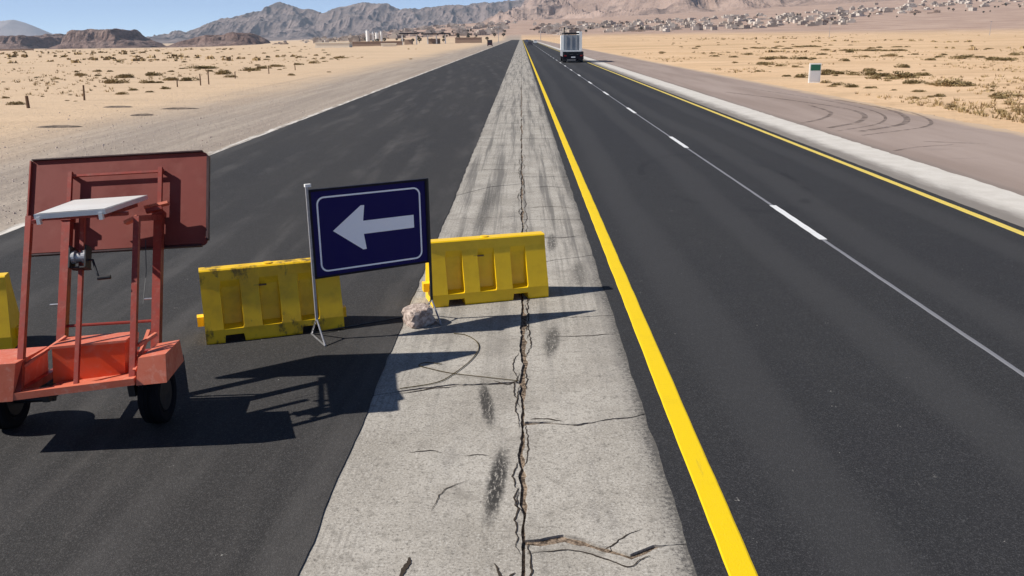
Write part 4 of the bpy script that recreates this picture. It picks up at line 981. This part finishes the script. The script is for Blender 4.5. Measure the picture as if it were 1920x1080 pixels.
# ------------------------------------------------------------------ town
def house_mesh(seed):
    r_ = random.Random(seed); bm = bmesh.new(); wins = []
    blocks = []
    w_, d_, h_ = r_.uniform(9, 15), r_.uniform(9, 13), r_.choice([3.6, 6.6, 6.8, 9.6])
    blocks.append((-w_ / 2, w_ / 2, -d_ / 2, d_ / 2, -3, h_))
    if r_.random() < .75:
        a = r_.uniform(-w_ / 2, 0); blocks.append((a, a + w_ * r_.uniform(.3, .5), -d_ / 2 + 1.2, d_ / 2 - 1.2, h_ + .01, h_ + 2.8))
    if r_.random() < .6: blocks.append((w_ / 2 + .01, w_ / 2 + r_.uniform(4, 9), -d_ / 2 + .8, d_ / 2 - 1, -3, 3.4))
    if r_.random() < .5: blocks.append((-w_ / 2 - r_.uniform(6, 12), -w_ / 2 - .01, -d_ / 2 + .5, -d_ / 2 + .9, -3, 2.1))   # yard wall
    for bx_ in blocks: abox(bm, *bx_)
    x0, x1, y0, y1, z0, z1 = blocks[0]
    abox(bm, x0 - .15, x1 + .15, y0 - .15, y0 + .1, z1 - .12, z1 + .7); abox(bm, x0 - .15, x0 + .1, y0 + .11, y1, z1 - .12, z1 + .7)   # parapet
    nf = len(bm.faces)
    fl_ = int(h_ // 3)
    for s in range(fl_):
        n = int((x1 - x0) // 3.4)
        for j in range(n):
            if r_.random() < .2: continue
            cx_ = x0 + (j + .5) * (x1 - x0) / n; tall = 2.1 if (s == 0 and j == n // 2) else 1.35; zb = s * 3.1 + (0.1 if tall > 2 else 1.0)
            abox(bm, cx_ - .65, cx_ + .65, y0 - .06, y0 + .05, zb, zb + tall)
        m_ = int((y1 - y0) // 3.6)
        for j in range(m_):
            cy_ = y0 + (j + .5) * (y1 - y0) / m_; abox(bm, x1 - .05, x1 + .06, cy_ - .6, cy_ + .6, s * 3.1 + 1.0, s * 3.1 + 2.3)
            abox(bm, x0 - .06, x0 + .05, cy_ - .6, cy_ + .6, s * 3.1 + 1.0, s * 3.1 + 2.3)
    bm.faces.ensure_lookup_table()
    for i, f_ in enumerate(bm.faces): f_.material_index = 0 if i < nf else 1
    bmesh.ops.recalc_face_normals(bm, faces=bm.faces)
    me = bpy.data.meshes.new('house'); bm.to_mesh(me); bm.free(); me['h'] = h_; return me
HM = []; HS = []
for i in range(12):
    me = house_mesh(200 + i); me.materials.append(M['wall'] if i % 4 else M['wall_brown']); me.materials.append(M['window']); HM.append(me); HS.append(['one-storey', 'two-storey', 'two-storey', 'three-storey'][[3.6, 6.6, 6.8, 9.6].index(me['h'])])
hr = random.Random(21); nh = 0
def house(px, D_, label, group, s=None):
    """px only sets the bearing from the road's axis; the house sits on the terrain"""
    global nh
    x = (px - 977) / 1630 * D_; y = D_
    if abs(x - 0) < 22 and D_ < 1600: x += 40 if x > 0 else -40
    hi_ = hr.randrange(12); o = bpy.data.objects.new('house', HM[hi_]); COL.objects.link(o); nh += 1
    tone = 'brown' if hi_ % 4 == 0 else 'pale'; fl_ = HS[hi_]
    if 'middle town' in label: zone = 'in the town close beside the lorry' if px < 1130 else 'in the middle of the town below the pink mountain' if px < 1360 else 'at the right end of the middle town'
    elif 'upper right' in label: zone = 'in the left part of the upper right quarter' if px < 1680 else 'in the upper right quarter by the picture edge' if px > 1830 else 'in the middle of the upper right quarter'
    elif 'road end' in label: zone = 'behind the canopies left of the road end' if px < 850 else 'just left of the road end below the mountains'
    else: zone = 'near the dark low hill on the left'
    label = f"{tone} {fl_} flat-roofed house {zone}, {'front row' if D_ < 1330 else 'back rows'}"
    z = float(terrain(x, y)); s = s or hr.uniform(.62, 1.0)
    s *= .8; o.location = (x, y, z); o.scale = (s, s, s * hr.uniform(.5, .75)); o.rotation_euler = (0, 0, hr.choice((0, .12, -.2, .35))); tag(o, label, 'house', group)
for i in range(125):      # main spread right of the road's end
    t = hr.random(); px = 985 + 585 * t; lo = 1020 + 120 * t; hi = 1640
    house(px, lo + (hi - lo) * hr.random() ** 1.25, 'flat-roofed pale house in the dense middle town at the foot of the pink mountain', 'houses of the middle town')
for i in range(72):       # upper right quarter
    t = hr.random(); px = 1555 + 375 * t
    house(px, 1330 + 60 * t + (hr.random() ** .9) * (330 + 320 * t), 'flat-roofed pale house in the spread-out upper right quarter', 'houses of the upper right quarter')
for i in range(70):       # left of the road's end
    t = hr.random(); px = 690 + 285 * t
    house(px, 1150 + 1000 * hr.random(), 'small pale house left of the road end below the grey mountains', 'houses left of the road end')
for i in range(16):
    px = 530 + 160 * hr.random(); house(px, 1200 + 700 * hr.random(), 'tiny pale house near the dark low hill on the left', 'houses near the low hill', .6)

def town_mass(name, rows, seed, label):
    r_ = random.Random(seed); bm = bmesh.new()
    for pa_, pb_, d0, d1, n in rows:
        for i in range(n):
            t = r_.random(); D_ = d0 + (d1 - d0) * r_.random(); x = (pa_ + (pb_ - pa_) * t - 977) / 1630 * D_
            if abs(x) < 25: continue
            z = float(terrain(x, D_)); a, b_, c_ = r_.uniform(2.5, 7.5), r_.uniform(2.5, 5), r_.choice([2.2, 2.6, 3.0, 4.6])
            abox(bm, x - a, x + a, D_ - b_, D_ + b_, z - 2, z + c_)
            if r_.random() < .5: abox(bm, x - a * .3, x + a * .7, D_ - b_ * .6, D_ + b_ * .8, z + c_ + .01, z + c_ + 2.2)
    o = bm_obj(name, bm, M['wall_mass']); struct(o, 'stuff', label, 'houses')
town_mass('far_town', ((985, 1570, 1100, 1720, 200), (1560, 1930, 1400, 1950, 50), (600, 975, 1150, 2200, 180)), 77, 'dense far mass of small pale houses below the mountains')
# larger buildings left of the road
def block(name, label, cat, px0, px1, D_, z1, mat, depth=8, z0=-3, wins=0):
    x0, x1 = (px0 - 977) / 1630 * D_, (px1 - 977) / 1630 * D_; cx_ = (x0 + x1) / 2; zt = float(terrain(cx_, D_))
    r_ = thing(name, label, cat, (cx_, D_, zt)); hw = (x1 - x0) / 2
    bm = bmesh.new(); abox(bm, -hw, hw, 0, depth, z0, z1); bm_obj('wall', bm, mat, r_)
    bm = bmesh.new(); abox(bm, -hw - .2, hw + .2, -.2, depth + .2, z1 + .005, z1 + .3); bm_obj('roof', bm, mat, r_)
    for j in range(wins):
        cx2_ = -hw + (j + .5) * 2 * hw / wins; bm = bmesh.new(); abox(bm, cx2_ - .5, cx2_ + .5, -.06, .05, z1 * .35, z1 * .75); bm_obj('window', bm, M['window'], r_)
    return r_
block('long_building', 'long low cream building at the desert edge, left of the dark canopies', 'building', 604, 666, 400, 2.1, M['wall_cream'], 7, -2, 0)
block('wall', 'short cream boundary wall in front of the dark canopies', 'wall', 724, 751, 400, 1.1, M['wall_cream'], .5, -2)
block('long_wall', 'long brown wall between the cream building and the canopies', 'wall', 668, 762, 470, 2.0, M['wall_brown'], 1, -2)
block('long_wall', 'thin dark brown wall far left on the plain', 'wall', 0, 90, 900, 1.6, M['wall_brown'], 1, -6)
block('shed', 'low dark shed right of the canopies beside the road end', 'shed', 858, 905, 560, 3.0, M['wall_brown'], 8, -2)
for i, (a, b_, hh, lb) in enumerate(((697, 704, 12.5, 'tallest white silo tower left of the road end'), (708, 712, 10, 'slim grey-white silo tower next to the tallest one'), (714, 720, 9.5, 'third white silo tower from the left'), (723, 727, 10.5, 'rightmost slim white silo tower'))):
    D_ = 1000; x0, x1 = (a - 977) / 1630 * D_, (b_ - 977) / 1630 * D_; cx_ = (x0 + x1) / 2; r = (x1 - x0) / 2
    r_ = thing('silo', lb, 'silo', (cx_, D_, float(terrain(cx_, D_))), 0, 'white silos')
    bm = bmesh.new(); tube(bm, [(0, 0, -3), (0, 0, hh)], r, 16); bm_obj('shell', bm, M['white'], r_, None, True)
    bm = bmesh.new(); tube(bm, [(0, 0, hh + .01), (0, 0, hh + 1.2)], [r * .98, r * .25], 16); bm_obj('cap', bm, M['greymetal'], r_, None, True)
def canopy(label, px0, px1, D_, h_, cols):
    x0, x1 = (px0 - 977) / 1630 * D_, (px1 - 977) / 1630 * D_; cx_ = (x0 + x1) / 2; hw = (x1 - x0) / 2
    r_ = thing('canopy', label, 'canopy', (cx_, D_, float(terrain(cx_, D_))), 0, 'dark canopies left of the road')
    bm = bmesh.new(); abox(bm, -hw, hw, 0, 9, h_, h_ + .7); bm_obj('roof_slab', bm, M['sign_black'], r_, None, False, .03)
    for c_ in cols:
        bm = bmesh.new(); abox(bm, c_ * hw - .35, c_ * hw + .35, 1.2, 1.9, -1.5, h_ - .005); bm_obj('column', bm, M['white'], r_)
    bm = bmesh.new(); abox(bm, -hw * .6, hw * .3, 6, 8.5, -1.5, 3); bm_obj('kiosk', bm, M['wall_brown'], r_)
canopy('higher dark flat canopy on white columns left of the road end', 757, 790, 520, 6.0, (-.7, .86))
canopy('wider dark flat canopy on white columns, right of the higher one', 797, 846, 540, 5.4, (-.55, .1, .75))
# dark trees among the houses
def tree_mesh(seed):
    r_ = random.Random(seed); V = []; Fc = []
    for i in range(260):
        a = r_.uniform(0, 6.28); e = r_.uniform(-1, 1); q = r_.uniform(.5, 1) ** .5; s = math.sqrt(1 - e * e)
        c0 = Vector((q * s * math.cos(a) * 1.6, q * s * math.sin(a) * 1.6, 3.2 + q * e * 1.7)); d = Vector((r_.uniform(-1, 1), r_.uniform(-1, 1), r_.uniform(-1, 1))).normalized(); t = d.cross(Vector((0, 0, 1))).normalized()
        k0 = len(V); V += [c0 - d * .3 - t * .2, c0 + d * .3 - t * .2, c0 + d * .3 + t * .2, c0 - d * .3 + t * .2]; Fc.append((k0, k0 + 1, k0 + 2, k0 + 3))
    return V, Fc
tv_ = tree_mesh(1); crown_me = bpy.data.meshes.new('crown'); crown_me.from_pydata([tuple(v) for v in tv_[0]], [], tv_[1]); crown_me.materials.append(M['tree'])
bm = bmesh.new(); tube(bm, [(0, 0, -1), (0, 0, 1.2), (.05, 0, 3.2)], [.22, .16, .06], 7); trunk_me = bpy.data.meshes.new('trunk'); bm.to_mesh(trunk_me); bm.free(); trunk_me.materials.append(M['wood'])
for i in range(110):
    t = hr.random()
    if i < 66: px = 985 + 930 * t; D_ = 1040 + 240 * t + hr.random() * 500; lb, gp = 'small dark tree among the pale houses right of the road end', 'trees among the right-hand houses'
    else: px = 690 + 270 * t; D_ = 760 + hr.random() * 700; lb, gp = 'small dark tree among the pale houses left of the road end', 'trees among the left-hand houses'
    x = (px - 977) / 1630 * D_
    if abs(x) < 16: x += 30
    r_ = thing('tree', lb, 'tree', (x, D_, float(terrain(x, D_))), hr.uniform(0, 6), gp); s = hr.uniform(.5, .95); r_.scale = (s * 1.3, s * 1.3, s)
    for nm_, me_ in (('crown', crown_me), ('trunk', trunk_me)):
        o = bpy.data.objects.new(nm_, me_); COL.objects.link(o); o.parent = r_
# utility poles
for px, D_, hh, lb in ((1530, 620, 9, 'thin utility pole on the plain below the middle town'), (1816, 640, 10, 'thin utility pole on the plain at the far right'), (946, 520, 9, 'thin utility pole beside the left verge near the road end'), (992, 600, 9, 'thin lamp pole right of the road end')):
    x = (px - 977) / 1630 * D_; x = x if abs(x) > 12 else math.copysign(13, x)
    r_ = thing('utility_pole', lb, 'pole', (x, D_, float(terrain(x, D_))))
    bm = bmesh.new(); tube(bm, [(0, 0, -1), (0, 0, hh)], [.16, .1], 8); bm_obj('pole', bm, M['greymetal'], r_)
    bm = bmesh.new(); abox(bm, -1.1, 1.1, -.08, .08, hh - .6, hh - .42); bm_obj('crossarm', bm, M['greymetal'], r_)

# ------------------------------------------------------------------ haze
bm = bmesh.new(); abox(bm, -14100, 14100, -70, 17100, -40, 860)
k = N('haze_air'); k.t.nodes.remove(k.b); pv = k.n('ShaderNodeVolumePrincipled'); pv.inputs['Color'].default_value = (.70, .83, 1.0, 1); pv.inputs['Density'].default_value = 4.6e-5; pv.inputs['Anisotropy'].default_value = 0.0
k.t.links.new(pv.outputs[0], k.t.nodes['Material Output'].inputs['Volume'])
hz = bm_obj('haze', bm, k.m); struct(hz, 'stuff', 'pale haze filling the desert air', 'haze')
